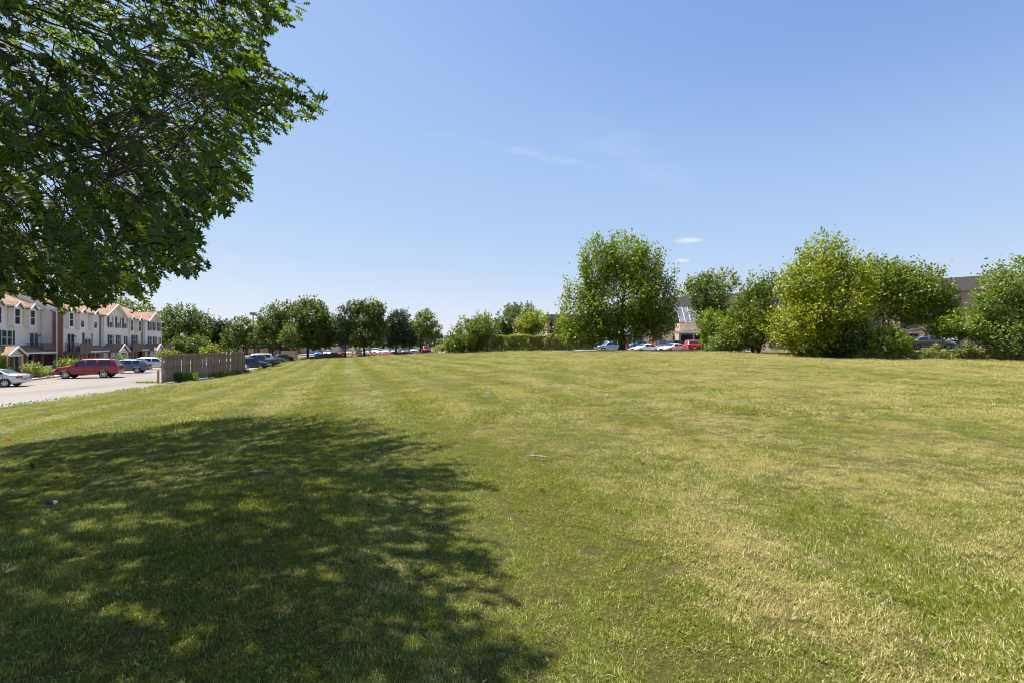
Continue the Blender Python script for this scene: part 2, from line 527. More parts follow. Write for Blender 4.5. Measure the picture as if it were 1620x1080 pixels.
class MB:
    def __init__(self):
        self.v, self.f = [], []

    def add(self, vs, fs):
        b = len(self.v)
        self.v += [tuple(map(float, q)) for q in vs]
        self.f += [tuple(b + i for i in f) for f in fs]
        return self

    def box(self, x0, x1, y0, y1, z0, z1):
        vs = [(x0, y0, z0), (x1, y0, z0), (x1, y1, z0), (x0, y1, z0), (x0, y0, z1), (x1, y0, z1), (x1, y1, z1), (x0, y1, z1)]
        return self.add(vs, [(0, 3, 2, 1), (4, 5, 6, 7), (0, 1, 5, 4), (1, 2, 6, 5), (2, 3, 7, 6), (3, 0, 4, 7)])

    def prism(self, poly, axis, a, b):
        """polygon of (p,q) pairs extruded along axis from a to b; axis y: (p,q)=(x,z); x: (y,z); z: (x,y)"""
        n = len(poly)

        def mk(p, q, w):
            return {'y': (p, w, q), 'x': (w, p, q), 'z': (p, q, w)}[axis]
        vs = [mk(p, q, a) for p, q in poly] + [mk(p, q, b) for p, q in poly]
        fs = [tuple(range(n))[::-1], tuple(range(n, 2 * n))]
        for i in range(n):
            j = (i + 1) % n
            fs.append((i, j, n + j, n + i))
        return self.add(vs, fs)

    def tube(self, pts, radii, sides=6, cap=True):
        pts = [np.array(p, float) for p in pts]
        if isinstance(radii, (int, float)):
            radii = [radii] * len(pts)
        vs, fs = [], []
        for i, p in enumerate(pts):
            t = pts[min(i + 1, len(pts) - 1)] - pts[max(i - 1, 0)]
            t = t / (np.linalg.norm(t) + 1e-9)
            a = np.cross(t, (0, 0, 1) if abs(t[2]) < 0.9 else (1, 0, 0))
            a /= np.linalg.norm(a)
            b = np.cross(t, a)
            for k in range(sides):
                an = 2 * math.pi * k / sides
                vs.append(p + radii[i] * (math.cos(an) * a + math.sin(an) * b))
        for i in range(len(pts) - 1):
            for k in range(sides):
                k2 = (k + 1) % sides
                fs.append((i * sides + k, i * sides + k2, (i + 1) * sides + k2, (i + 1) * sides + k))
        if cap:
            fs.append(tuple(range(sides))[::-1])
            fs.append(tuple((len(pts) - 1) * sides + k for k in range(sides)))
        return self.add(vs, fs)

    def mesh(self, name, mat, smooth=False):
        me = bpy.data.meshes.new(name)
        me.from_pydata(self.v, [], self.f)
        me.validate()
        me.update()
        if smooth:
            for q in me.polygons:
                q.use_smooth = True
        if mat is not None:
            me.materials.append(mat_of(mat))
        return me

    def build(self, name, mat, parent=None, smooth=False, off=None):
        if off is not None:
            self.v = [(a - off[0], b - off[1], c - off[2]) for a, b, c in self.v]
        o = bpy.data.objects.new(name, self.mesh(name, mat, smooth))
        return link(o, parent)


def inst(name, me, parent=None, loc=(0, 0, 0), rz=0.0, scale=None):
    o = bpy.data.objects.new(name, me)
    o.location = loc
    o.rotation_euler = (0, 0, rz)
    if scale is not None:
        o.scale = scale
    return link(o, parent)


# ------------------------------------------------------------------ terrain
DV = np.array([-0.36, 0.933])          # direction of the townhouse row and its car park
NV = np.array([0.933, 0.36])           # from the townhouses towards the lawn
ROT = math.atan2(DV[1], DV[0])
LOT_Z = -1.70
EDGE = np.array([(-60, -24.5), (0, -26.0), (15, -26.5), (25.7, -27.3), (33, -27.6), (41, -28.4), (50, -29.6), (57, -31.3), (65, -34.0),
                 (73, -37.0), (97, -45.6), (110, -50.2), (113, -60), (118, -400), (3000, -400)], float)


def st(s, t):
    return DV * s + NV * t


def xedge(y):
    return np.interp(y, EDGE[:, 0], EDGE[:, 1])


CTRL = np.array([
    (0, 0, 0), (-5, 5, -0.10), (5, 5, 0.05), (0, 10, 0.05), (10, 10, 0.16), (3, 3, 0.0), (-3, 3, -0.03),
    (-10, 15, -0.36), (-18, 20, -0.95), (-22, 30, -1.22), (-8, 25, -0.16), (-15, 40, -0.62), (-22, 60, -0.88), (-20, 8, -1.05), (-14, 10, -0.62),
    (-26.6, 25, -1.64), (-27.8, 40, -1.64), (-30.8, 56, -1.64), (-33.6, 65, -1.64), (-36.4, 73, -1.64), (-45, 97, -1.64), (-50, 112, -1.6),
    (-26, 8, -1.6), (-26, -8, -1.6), (0, 25, 0.20), (0, 45, 0.42), (10, 30, 0.55), (12, 52, 1.02), (21, 50, 0.92), (24.5, 48, 0.72),
    (28, 44, 0.43), (32.4, 42, 0.38), (38, 42, 0.38), (44.5, 42, 0.27), (25, 25, 0.35), (40, 25, 0.25), (22, 12, 0.2), (60, 40, 0.35), (60, 10, 0.1),
    (-40, 93, -1.28), (-24, 113, -0.72), (-40, 130, -1.15), (-20, 130, -0.55), (-8, 80, 0.44), (0, 76, 0.66), (8, 74, 0.66), (-12, 105, 0.0),
    (0, 130, 0.2), (40, 130, 0.4), (30, 75, 0.35), (12, 68, 0.36), (18, 62, 0.50), (40, 50, 1.05), (46, 52, 1.1), (60, 70, 1.0), (80, 60, 1.0),
    (90, 20, 0.3), (0, -40, 0), (60, -40, 0), (-60, -40, -1.7), (-100, 60, -1.7), (-90, 130, -1.5), (0, 300, 0), (250, 200, 0.5), (-250, 250, -1.5),
    (-300, 0, -1.7), (300, 0, 0)], float)


def tps(d2):
    return np.where(d2 > 1e-9, d2 * np.log(np.maximum(d2, 1e-9)), 0.0)


_n = len(CTRL)
_K = tps(((CTRL[:, None, :2] - CTRL[None, :, :2]) ** 2).sum(-1)) + np.eye(_n) * 2.0
_Pm = np.c_[np.ones(_n), CTRL[:, :2]]
_A = np.block([[_K, _Pm], [_Pm.T, np.zeros((3, 3))]])
_W = np.linalg.solve(_A, np.r_[CTRL[:, 2], 0, 0, 0])


def ground(x, y):
    x = np.asarray(x, float)
    y = np.asarray(y, float)
    shp = np.broadcast(x, y).shape
    xf = np.broadcast_to(x, shp).ravel()
    yf = np.broadcast_to(y, shp).ravel()
    xc = np.clip(xf, -140, 140)
    yc = np.clip(yf, -40, 180)
    z = np.empty(len(xf))
    for a in range(0, len(xf), 20000):
        sl = slice(a, a + 20000)
        d2 = (xc[sl, None] - CTRL[None, :, 0]) ** 2 + (yc[sl, None] - CTRL[None, :, 1]) ** 2
        z[sl] = tps(d2) @ _W[:_n] + _W[_n] + _W[_n + 1] * xc[sl] + _W[_n + 2] * yc[sl]
    z += 0.025 * np.sin(xf * 0.7 + 1.3 * np.sin(yf * 0.31)) * np.cos(yf * 0.55 + 0.8) + 0.012 * np.sin(xf * 1.9 + yf * 1.3)
    fl = np.clip((np.hypot(xf, yf - 60) - 130) / 60, 0, 1)
    z = z * (1 - fl) + np.clip(z, -1.6, 0.4) * fl
    d = xedge(yf) - xf                      # > 0: inside the car park
    w = np.clip(-d / 5.0, 0, 1)
    w = w * w * (3 - 2 * w)
    lot = (LOT_Z + 0.045) * (1 - w) + z * w
    z = np.where(yf < 113, lot, z)
    q = np.clip((d - 0.05) / 0.3, 0, 1)
    z = np.where(yf < 113, z * (1 - q) + (LOT_Z - 0.07) * q, z)
    return z.reshape(shp)


def gz(x, y):
    return float(ground(np.array([x]), np.array([y]))[0])


def at(u, v, Y):
    return np.array([(u - 810) / F * Y, Y, H - (v - HZ) / F * Y])


def px_ground(u, v, y0=1.2, y1=140.0):
    """first meeting of the photo ray (u,v) with the terrain"""
    Y = np.geomspace(y0, y1, 900)
    X = (u - 810) / F * Y
    Z = H - (v - HZ) / F * Y
    g = ground(X, Y)
    i = np.argmax(Z < g)
    return np.array([X[i], Y[i], g[i]])


def axis(dense0, dense1, step, far0, far1, g=1.22):
    mid = np.arange(dense0, dense1 + step * 0.5, step)
    lo, hi = [], []
    s, q = step, dense0
    while q > far0:
        s *= g
        q -= s
        lo.append(q)
    s, q = step, dense1
    while q < far1:
        s *= g
        q += s
        hi.append(q)
    return np.array(lo[::-1] + list(mid) + hi)


def grid_mesh(name, xs, ys, zf, mat, keep=None, smooth=True):
    X, Y = np.meshgrid(xs, ys)
    Z = zf(X, Y)
    V = np.c_[X.ravel(), Y.ravel(), Z.ravel()]
    nx, ny = len(xs), len(ys)
    i, j = np.meshgrid(np.arange(nx - 1), np.arange(ny - 1))
    a = (j * nx + i).ravel()
    Fc = np.c_[a, a + 1, a + nx + 1, a + nx]
    if keep is not None:
        cx = V[Fc, 0].mean(1)
        cy = V[Fc, 1].mean(1)
        Fc = Fc[keep(cx, cy)]
        used, inv = np.unique(Fc, return_inverse=True)
        V = V[used]
        Fc = inv.reshape(Fc.shape)
    return mesh_np(name, V, Fc, mat, smooth=smooth)


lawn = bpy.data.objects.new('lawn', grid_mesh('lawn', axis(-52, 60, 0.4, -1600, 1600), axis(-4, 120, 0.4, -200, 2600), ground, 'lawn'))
link(lawn)
tag(lawn, 'mown lawn of green and straw coloured grass rising gently to the right', None, None, 'structure')


def strip(name, pts_a, pts_b, z, mat, kind='structure', label=None):
    """flat ribbon between two polylines of equal length (each point x,y)"""
    n = len(pts_a)
    z = z if hasattr(z, '__len__') else [z] * n
    V = [(p[0], p[1], zz) for p, zz in zip(pts_a, z)] + [(p[0], p[1], zz) for p, zz in zip(pts_b, z)]
    Fc = [(i, i + 1, n + i + 1, n + i) for i in range(n - 1)]
    o = MB().add(V, Fc).build(name, mat)
    if o.data.polygons and o.data.polygons[0].normal.z < 0:
        o.data.flip_normals()
    return tag(o, label, None, None, kind)


# car park of the townhouses
ys = np.array([-30, -10, 0, 8, 15, 20, 25.7, 29, 33, 37, 41, 45, 50, 54, 57, 61, 65, 69, 73, 79, 85, 91, 97, 104, 110], float)
ea = [(xedge(y) + 0.25, y) for y in ys]
eb = []
for y in ys:                       # far side: kerb line t = -25.8
    s = (y + 25.8 * NV[1]) / DV[1] + 4
    q = st(s, -25.7)
    eb.append((q[0], q[1]))
strip('parking_lot', ea, eb, LOT_Z, 'asphalt', label='pale sun-bleached asphalt car park in front of the townhouses')
gi = [(xedge(y) - 1.9 + 0.9 * math.sin(y * 0.21), y) for y in ys[:11]]
strip('asphalt_patch', ea[:11], gi, LOT_Z + 0.004, 'asphalt_grey', label='grey newer strip of asphalt along the lawn edge')
# kerb and planted strip by the houses
m = MB()
for s0 in np.arange(36, 112, 4.0):
    a, b = st(s0, -25.8), st(s0 + 3.98, -25.8)
    c, d = st(s0 + 3.98, -25.98), st(s0, -25.98)
    z0, z1 = LOT_Z - 0.05, LOT_Z + 0.14
    vs = [(*q, z0) for q in (a, b, c, d)] + [(*q, z1) for q in (a, b, c, d)]
    m.add(vs, [(4, 5, 6, 7), (0, 1, 5, 4), (1, 2, 6, 5), (2, 3, 7, 6), (3, 0, 4, 7)])
tag(m.build('kerb', 'concrete'), 'pale concrete kerb along the foot of the townhouse yards', None, None, 'structure')
sv = np.arange(36, 118, 6.0)
strip('walkway', [st(s, -25.98) for s in sv], [st(s, -27.1) for s in sv], LOT_Z + 0.132, 'concrete', label='pale concrete footpath beside the townhouse kerb')
strip('front_yard', [st(s, -27.1) for s in sv], [st(s, -40) for s in sv], LOT_Z + 0.128, 'lawn', label='narrow planted strip in front of the townhouses')
# kerb on the lawn side of the car park
m = MB()
kp = [(y, xedge(y)) for y in np.arange(58, 108, 3.0)]
for (y0, x0), (y1, x1) in zip(kp[:-1], kp[1:]):
    vs = []
    for z in (LOT_Z - 0.05, LOT_Z + 0.13):
        vs += [(x0 + 0.22, y0, z), (x1 + 0.22, y1 - 0.03, z), (x1 + 0.40, y1 - 0.03, z), (x0 + 0.40, y0, z)]
    m.add(vs, [(4, 7, 6, 5), (0, 4, 5, 1), (1, 5, 6, 2), (2, 6, 7, 3), (3, 7, 4, 0)])
tag(m.build('kerb', 'concrete'), 'pale concrete kerb between the parked cars and the lawn', None, None, 'structure')
# stall lines
lines = MB()
for s0 in np.arange(46, 104, 2.75):
    for t0, t1 in ((-25.6, -20.6),):
        a, b = st(s0, t0), st(s0, t1)
        w = DV * 0.05
        lines.add([(*(a - w), LOT_Z + 0.004), (*(b - w), LOT_Z + 0.004), (*(b + w), LOT_Z + 0.004), (*(a + w), LOT_Z + 0.004)], [(0, 1, 2, 3)])
tag(lines.build('stall_markings', 'line_paint'), 'faded yellow stall lines on the car park', None, None, 'structure')
# car park behind the maple on the right, and the far one behind the bark bed
axr, ayr = np.arange(6, 70, 1.5), np.arange(58, 104, 1.5)


def keep_r(x, y):
    return (y > 62 - 0.16 * (x - 8)) & (y < 104 - 0.55 * (x - 8)) & (y < 92)


o = link(bpy.data.objects.new('parking_lot', grid_mesh('parking_lot', axr, ayr, lambda x, y: ground(x, y) + 0.03, 'asphalt_grey', keep_r)))
tag(o, 'grey car park behind the broad maple', None, None, 'structure')
o = link(bpy.data.objects.new('parking_lot', grid_mesh('parking_lot', np.arange(-75, -4, 2.0), np.arange(112, 150, 2.0), lambda x, y: ground(x, y) + 0.03, 'asphalt_grey',
                                                       lambda x, y: y > 122 - 0.1 * (x + 40))))
tag(o, 'distant car park behind the row of trees', None, None, 'structure')
# ------------------------------------------------------------------ grass
def tuft_mesh(name, nb, rad, hmin, hmax, w, seed, flat=0.35):
    r = np.random.default_rng(seed)
    rr = rad * np.sqrt(r.random(nb))
    th = r.random(nb) * 2 * math.pi
    base = np.c_[rr * np.cos(th), rr * np.sin(th), np.full(nb, -0.012)]
    az = np.where(r.random(nb) < 0.55, r.normal(0, 0.9, nb), r.random(nb) * 2 * math.pi)
    ln = hmin + (hmax - hmin) * r.random(nb)
    lean = np.where(r.random(nb) < flat, r.uniform(1.0, 1.5, nb), r.uniform(0.1, 0.95, nb))
    d = np.c_[np.cos(az), np.sin(az)]
    sd = np.c_[-d[:, 1], d[:, 0], np.zeros(nb)]
    twist = r.normal(0, 0.5, nb)
    sd = sd * np.cos(twist)[:, None] + np.c_[d * np.sin(twist)[:, None], np.zeros(nb)]
    l1 = lean * 0.7
    mid = base + np.c_[d * (np.sin(l1) * ln * 0.5)[:, None], np.cos(l1) * ln * 0.5]
    l2 = np.minimum(lean * 1.35, 1.75)
    tip = mid + np.c_[d * (np.sin(l2) * ln * 0.5)[:, None], np.cos(l2) * ln * 0.5]
    ww = (w * (0.6 + 0.8 * r.random(nb)))[:, None]
    V = np.stack([base - sd * ww * 0.5, base + sd * ww * 0.5, mid - sd * ww * 0.42, mid + sd * ww * 0.42, tip], 1)
    i = np.arange(nb)[:, None] * 5
    Fc = np.concatenate([i + np.array([[0, 1, 3]]), i + np.array([[0, 3, 2]]), i + np.array([[2, 3, 4]])])
    tint = np.repeat(np.clip(r.beta(1.6, 1.7, nb), 0, 1), 5)
    return mesh_np(name, V.reshape(-1, 3), Fc, 'grass_blade', tint)


def grass_field(name, label, pts, rot, scl, idx, tufts):
    colx = bpy.data.collections.new(name + '_tufts')
    for k, me in enumerate(tufts):
        colx.objects.link(bpy.data.objects.new('%s_tuft_%02d' % (name, k), me))
    me = bpy.data.meshes.new(name)
    n = len(pts)
    me.vertices.add(n)
    me.vertices.foreach_set('co', np.ascontiguousarray(pts, np.float32).ravel())
    a = me.attributes.new('rot', 'FLOAT_VECTOR', 'POINT')
    a.data.foreach_set('vector', np.ascontiguousarray(rot, np.float32).ravel())
    a = me.attributes.new('scl', 'FLOAT', 'POINT')
    a.data.foreach_set('value', np.ascontiguousarray(scl, np.float32))
    a = me.attributes.new('pick', 'INT', 'POINT')
    a.data.foreach_set('value', np.ascontiguousarray(idx, np.int32))
    me.update()
    me.materials.append(MATS['grass_blade'])
    o = link(bpy.data.objects.new(name, me))
    ng = bpy.data.node_groups.new(name + '_nodes', 'GeometryNodeTree')
    ng.interface.new_socket('Geometry', in_out='INPUT', socket_type='NodeSocketGeometry')
    ng.interface.new_socket('Geometry', in_out='OUTPUT', socket_type='NodeSocketGeometry')
    gi, go = ng.nodes.new('NodeGroupInput'), ng.nodes.new('NodeGroupOutput')
    ci = ng.nodes.new('GeometryNodeCollectionInfo')
    ci.inputs['Collection'].default_value = colx
    ci.inputs['Separate Children'].default_value = True
    ci.inputs['Reset Children'].default_value = True
    ip = ng.nodes.new('GeometryNodeInstanceOnPoints')
    ip.inputs['Pick Instance'].default_value = True

    def attr(nm, ty):
        q = ng.nodes.new('GeometryNodeInputNamedAttribute')
        q.data_type = ty
        q.inputs['Name'].default_value = nm
        return q.outputs['Attribute']
    ng.links.new(gi.outputs[0], ip.inputs['Points'])
    ng.links.new(ci.outputs[0], ip.inputs['Instance'])
    ng.links.new(attr('pick', 'INT'), ip.inputs['Instance Index'])
    ng.links.new(attr('rot', 'FLOAT_VECTOR'), ip.inputs['Rotation'])
    ng.links.new(attr('scl', 'FLOAT'), ip.inputs['Scale'])
    ng.links.new(ip.outputs[0], go.inputs[0])
    md = o.modifiers.new('grass', 'NODES')
    md.node_group = ng
    return tag(o, label, None, None, 'stuff')


MOW = math.atan2(0.95, -0.33)


def scatter(y0, y1, dens, margin=1.0, xlim=(-60, 60)):
    out = []
    X0, X1 = max(-1.12 * y1 - margin, xlim[0]), min(1.12 * y1 + margin, xlim[1])
    n = int((X1 - X0) * (y1 - y0) * dens)
    x = X0 + (X1 - X0) * rng.random(n)
    y = y0 + (y1 - y0) * rng.random(n)
    k = (np.abs(x) < 1.12 * y + margin) & (x > xedge(y) + 0.12)
    return x[k], y[k]


def field(name, label, bands, tufts, smin, smax):
    xs, ys_ = [], []
    for (y0, y1, dens) in bands:
        x, y = scatter(y0, y1, dens)
        xs.append(x)
        ys_.append(y)
    x, y = np.concatenate(xs), np.concatenate(ys_)
    # keep clear of what lies beyond the hedge, the trees and the fence
    k = (y < np.interp(x, [-60, -30, -10, 9, 12, 21, 25, 28, 33, 60], [90, 90, 78, 74, 53.5, 51.5, 49, 45, 43, 43]))
    x, y = x[k], y[k]
    strp = np.sin((x * math.cos(R(19)) + y * math.sin(R(19))) * 2 * math.pi / 3.2) > 0
    ang = MOW + np.where(strp, 0, math.pi) + rng.normal(0, 0.75, len(x))
    hgt = 0.85 + 0.35 * np.sin(x * 0.9 + 2 * np.sin(y * 0.5)) * np.cos(y * 0.8 + np.sin(x * 0.45))
    sc_ = (smin + (smax - smin) * rng.random(len(x))) * np.clip(hgt + 0.15, 0.85, 1.25)
    pts = np.c_[x, y, ground(x, y)]
    rot = np.c_[rng.normal(0, 0.10, len(x)), rng.normal(0, 0.10, len(x)), ang]
    return grass_field(name, label, pts, rot, sc_, rng.integers(0, len(tufts), len(x)), tufts)


near_t = [tuft_mesh('grass_near', 440, 0.17, 0.018, 0.045, 0.0030, 100 + k, 0.60) for k in range(8)]
near_t += [tuft_mesh('grass_long', 250, 0.14, 0.026, 0.058, 0.0032, 140 + k, 0.5) for k in range(2)]
mid_t = [tuft_mesh('grass_mid', 360, 0.32, 0.022, 0.052, 0.0065, 200 + k, 0.58) for k in range(8)]
far_t = [tuft_mesh('grass_far', 420, 0.75, 0.035, 0.075, 0.013, 300 + k, 0.5) for k in range(6)]
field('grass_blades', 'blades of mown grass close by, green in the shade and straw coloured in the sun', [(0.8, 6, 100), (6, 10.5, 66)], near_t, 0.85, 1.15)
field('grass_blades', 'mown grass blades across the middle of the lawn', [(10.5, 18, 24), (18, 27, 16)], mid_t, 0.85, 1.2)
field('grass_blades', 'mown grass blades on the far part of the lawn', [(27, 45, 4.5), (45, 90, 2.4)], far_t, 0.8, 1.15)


# ------------------------------------------------------------------ trees and shrubs
def unit(v):
    return v / (np.linalg.norm(v, axis=-1, keepdims=True) + 1e-9)


def leaf_quads(Pp, D, size, r, upb=0.6, outw=None):
    n = len(Pp)
    nr = unit(r.normal(0, 0.85, (n, 3)) + np.array([0, 0, upb * 1.6]) + (0 if outw is None else outw * 0.8))
    sd = unit(np.cross(D, nr))
    nn = np.cross(sd, D)
    s = size[:, None]
    V = np.stack([Pp, Pp + D * s * 0.48 + sd * s * 0.34 - nn * s * 0.06, Pp + D * s, Pp + D * s * 0.52 - sd * s * 0.34 - nn * s * 0.06], 1)
    i = np.arange(n)[:, None] * 4
    Fc = i + np.array([[0, 1, 2, 3]])
    return V.reshape(-1, 3), Fc


def spray_leaves(lobes, leaf, cov, r, spray=0.9, per=11, upright=0.45, shell=0.55, wind=(0, 0, 0), flatz=None):
    """leaves on little twigs pointing out of the crown; returns leaf verts, faces, tint and the twig roots"""
    Ps, Ds, Ss, Ts, roots, Os = [], [], [], [], [], []
    for (cx, cy, cz, rx, ry, rz) in lobes:
        nl = cov * math.pi * (rx * rz + 0.5 * rx * ry) * 3.0 / (leaf * leaf * 0.34)
        ns = max(6, int(nl / per))
        dirs = unit(r.normal(0, 1, (ns, 3)))
        rad = shell + (1 - shell) * np.sqrt(r.random(ns))
        rad *= 1 + 0.09 * r.normal(0, 1, ns)
        # lumpy surface: a few random bulges
        bl = unit(r.normal(0, 1, (15, 3)))
        bump = np.max(np.clip(dirs @ bl.T, 0, 1) ** 9, axis=1)
        rad *= 0.73 + 0.35 * bump
        c = np.array([cx, cy, cz]) + dirs * rad[:, None] * np.array([rx, ry, rz])
        sd = unit(dirs * 0.7 + np.array([0, 0, upright]) + r.normal(0, 0.38, (ns, 3)) + np.array(wind))
        ln = spray * (0.55 + 0.7 * r.random(ns))
        shoot = (r.random(ns) < 0.16) & (dirs[:, 2] > 0.05)      # leading shoots that break the outline
        ln = np.where(shoot, ln * 1.55, ln)
        sd = np.where(shoot[:, None], unit(sd + np.array([0, 0, 0.7])), sd)
        c = c - sd * (np.where(shoot, 0.42, 0.55) * ln)[:, None]
        roots.append(c)
        k = np.arange(per)
        tt = (k[None, :] + r.random((ns, per))) / per
        pos = c[:, None, :] + sd[:, None, :] * (ln[:, None] * tt)[:, :, None] + r.normal(0, 1, (ns, per, 3)) * (spray * 0.14 * (1.1 - 0.7 * tt))[:, :, None]
        ld = unit(sd[:, None, :] * 0.6 + r.normal(0, 0.7, (ns, per, 3)) + np.array(wind) * 0.8 + np.array([0, 0, -0.1]))
        sz = leaf * (0.7 + 0.6 * r.random((ns, per)))
        tone = np.clip(0.5 + 0.26 * r.normal(0, 1, (ns, 1)) + 0.11 * r.normal(0, 1, (ns, per)), 0, 1)
        Ps.append(pos.reshape(-1, 3))
        Ds.append(ld.reshape(-1, 3))
        Ss.append(sz.ravel())
        Ts.append(tone.ravel())
        Os.append(np.repeat(dirs, per, axis=0))
    Pp, D, S, T = np.concatenate(Ps), np.concatenate(Ds), np.concatenate(Ss), np.concatenate(Ts)
    V, Fc = leaf_quads(Pp, D, S, r, 0.6, np.concatenate(Os))
    return V, Fc, np.repeat(T, 4), np.concatenate(roots)


def limb_mesh(base, top, r0, roots, nl, r, bend=0.25, thin=30, flare=1.5):
    m = MB()
    base, top = np.array(base, float), np.array(top, float)
    n = 7
    h = top[2] - base[2]
    pts = [base + (top - base) * (i / n) + np.array([r.normal(0, 0.012), r.normal(0, 0.012), 0]) * h * (i > 0) for i in range(n + 1)]
    rad = [r0 * (1 - 0.80 * i / n) for i in range(n + 1)]
    rad[0] *= flare
    pts[0] = pts[0] - np.array([0, 0, 0.25])
    m.tube(pts, rad, 8)
    allp = []
    if len(roots):
        idx = r.choice(len(roots), min(nl, len(roots)), replace=False)
        for q in idx:
            tg = roots[q]
            f = np.clip((tg[2] - base[2]) / (h + 1e-6) * r.uniform(0.40, 0.75), 0.18, 0.92)
            st_ = base + (top - base) * f
            mid = (st_ + tg) / 2 + np.array([r.normal(0, 0.05), r.normal(0, 0.05), -bend * 0.25]) * np.linalg.norm(tg - st_)
            rr = r0 * (0.42 - 0.30 * f)
            cur = [(1 - a) ** 2 * st_ + 2 * a * (1 - a) * mid + a * a * tg for a in np.linspace(0, 1, 6)]
            m.tube(cur, [rr * (1 - 0.82 * a) for a in np.linspace(0, 1, 6)], 5)
            allp += cur[2:]
        allp = np.array(allp)
        for q in r.choice(len(roots), min(thin, len(roots)), replace=False):
            tg = roots[q]
            s0 = allp[np.argmin(((allp - tg) ** 2).sum(1))]
            m.tube([s0, (s0 + tg) / 2 + r.normal(0, 0.06, 3), tg], [r0 * 0.09, r0 * 0.07, r0 * 0.03], 4, False)
    return m


def plant(name, label, cat, Y, lobes, mat, leaf, cov=1.0, tu=None, tr=0.2, topf=0.72, seed=1, group=None, spray=1.25, per=11,
          upright=0.6, shell=0.55, nl=14, thin=30, depth=1.0, wind=(0, 0, 0), dy=None, stem='trunk', crown='crown', multi=1, barkm='bark'):
    r = np.random.default_rng(seed)
    leaf *= 1.18
    k = Y / F
    L3 = []
    for i, (u, v, ru, rv) in enumerate(lobes):
        p = at(u, v, Y)
        ry = depth * max(min(ru, 1.3 * rv), 0.55 * max(ru, rv)) * k
        off = 0.0 if i == 0 else r.uniform(-0.35, 0.35) * ry
        L3.append((p[0], p[1] + off, p[2], ru * k, ry, rv * k))
    if tu is None:
        tu = sum(l[0] * l[2] for l in lobes) / sum(l[2] for l in lobes)
    bx = (tu - 810) / F * Y
    bz = gz(bx, Y)
    if bx < xedge(Y):
        bz = max(bz, LOT_Z + 0.1)
    V, Fc, T, roots = spray_leaves(L3, leaf, cov, r, spray, per, upright, shell, wind)
    lowz = V[:, 2].reshape(-1, 4).min(1)
    ok = lowz > bz + 0.02
    V = V.reshape(-1, 4, 3)[ok].reshape(-1, 3)
    T = T.reshape(-1, 4)[ok].ravel()
    Fc = np.arange(len(V)).reshape(-1, 4)
    base = np.array([bx, Y, bz])
    root = empty(name, base, 0, label, cat, group)
    zt = max(l[2] + 0.6 * l[5] for l in L3)
    zlo = bz + (zt - bz) * topf
    big = max(L3, key=lambda l: l[2])
    ms = MB()
    for j in range(multi):
        ang = 2 * math.pi * j / max(1, multi)
        o_ = np.array([math.cos(ang), math.sin(ang), 0]) * (0.25 if multi > 1 else 0)
        tp = np.array([bx + (big[0] - bx) * 0.7, Y, zlo]) + o_ * (6 if multi > 1 else 0)
        ms2 = limb_mesh(base + o_, tp, tr, roots, nl // multi + 1, r, thin=thin // multi + 1)
        ms.add(ms2.v, ms2.f)
    ms.build(stem, barkm, root, True, base)
    me = mesh_np(crown, V - base, Fc, mat, T)
    link(bpy.data.objects.new(crown, me), root)
    return root


GR_ROW, GR_BG, GR_R, GR_H = 'trees standing along the bark bed', 'trees behind the car park fence', 'trees and shrubs along the right boundary', 'trees behind the clipped hedge'
plant('maple_tree', 'broad round green maple standing alone on the crest of the lawn', 'tree', 52,
      [(985, 470, 64, 62), (942, 425, 33, 46), (985, 412, 40, 38), (1022, 424, 34, 44), (916, 490, 33, 48), (1043, 478, 27, 48),
       (925, 525, 42, 24), (985, 516, 58, 26), (1035, 512, 30, 24)], 'leaf_maple', 0.21, 0.92, tu=984, tr=0.30, topf=0.80, seed=3, spray=1.5, upright=0.95, nl=26, thin=120)
plant('yellow_green_tree', 'tall yellow-green bushy tree, the highest on the right boundary', 'tree', 45,
      [(1305, 480, 68, 50), (1312, 408, 40, 38), (1272, 448, 42, 40), (1350, 440, 42, 40), (1248, 515, 42, 38), (1330, 525, 55, 38), (1275, 540, 50, 24)],
      'leaf_yellow', 0.20, 0.85, tu=1310, tr=0.16, seed=4, group=GR_R, spray=1.5, upright=0.95, nl=18, multi=3, thin=80)
plant('dark_shrub', 'dark green shrub tucked under the right side of the yellow-green tree', 'shrub', 43.5, [(1350, 530, 26, 34), (1340, 550, 24, 16)], 'leaf_dark', 0.16, 0.9,
      tr=0.06, seed=5, group=GR_R, spray=0.6, multi=3, nl=9)
plant('dark_tree', 'dark green tree with pointed tips left of the yellow-green tree', 'tree', 51,
      [(1200, 492, 34, 42), (1188, 522, 40, 38), (1162, 525, 28, 30), (1192, 455, 15, 19), (1216, 450, 14, 18), (1175, 492, 20, 24)], 'leaf_mid', 0.20, 0.85, tu=1195, tr=0.13, seed=6, group=GR_R, multi=2, upright=0.8)
plant('round_tree', 'rounded deep green tree in front of the dark roof band', 'tree', 62, [(1118, 470, 32, 36), (1128, 496, 26, 26), (1108, 455, 20, 18)], 'leaf_row', 0.24, 0.9,
      tu=1118, tr=0.16, seed=7, group=GR_R)
plant('spreading_tree', 'open spreading tree rising behind the rounded green tree', 'tree', 70, [(1150, 448, 25, 18), (1110, 445, 25, 14), (1080, 462, 14, 9)], 'leaf_mid', 0.30, 0.55,
      tu=1140, tr=0.18, seed=8, group=GR_R, nl=20)
plant('leafy_shrub', 'bright green shrub beside the red vehicle', 'shrub', 56, [(1121, 512, 22, 26), (1132, 537, 24, 18), (1145, 525, 18, 24)], 'leaf_bright', 0.20, 0.8,
      tr=0.07, seed=9, group=GR_R, multi=3, nl=9)
plant('low_shrub', 'low dark shrub at the foot of the boundary, right of the red vehicle', 'shrub', 51, [(1155, 540, 26, 18), (1135, 546, 16, 11)], 'leaf_grey', 0.18, 0.9,
      tr=0.05, seed=10, group=GR_R, multi=3, nl=9)
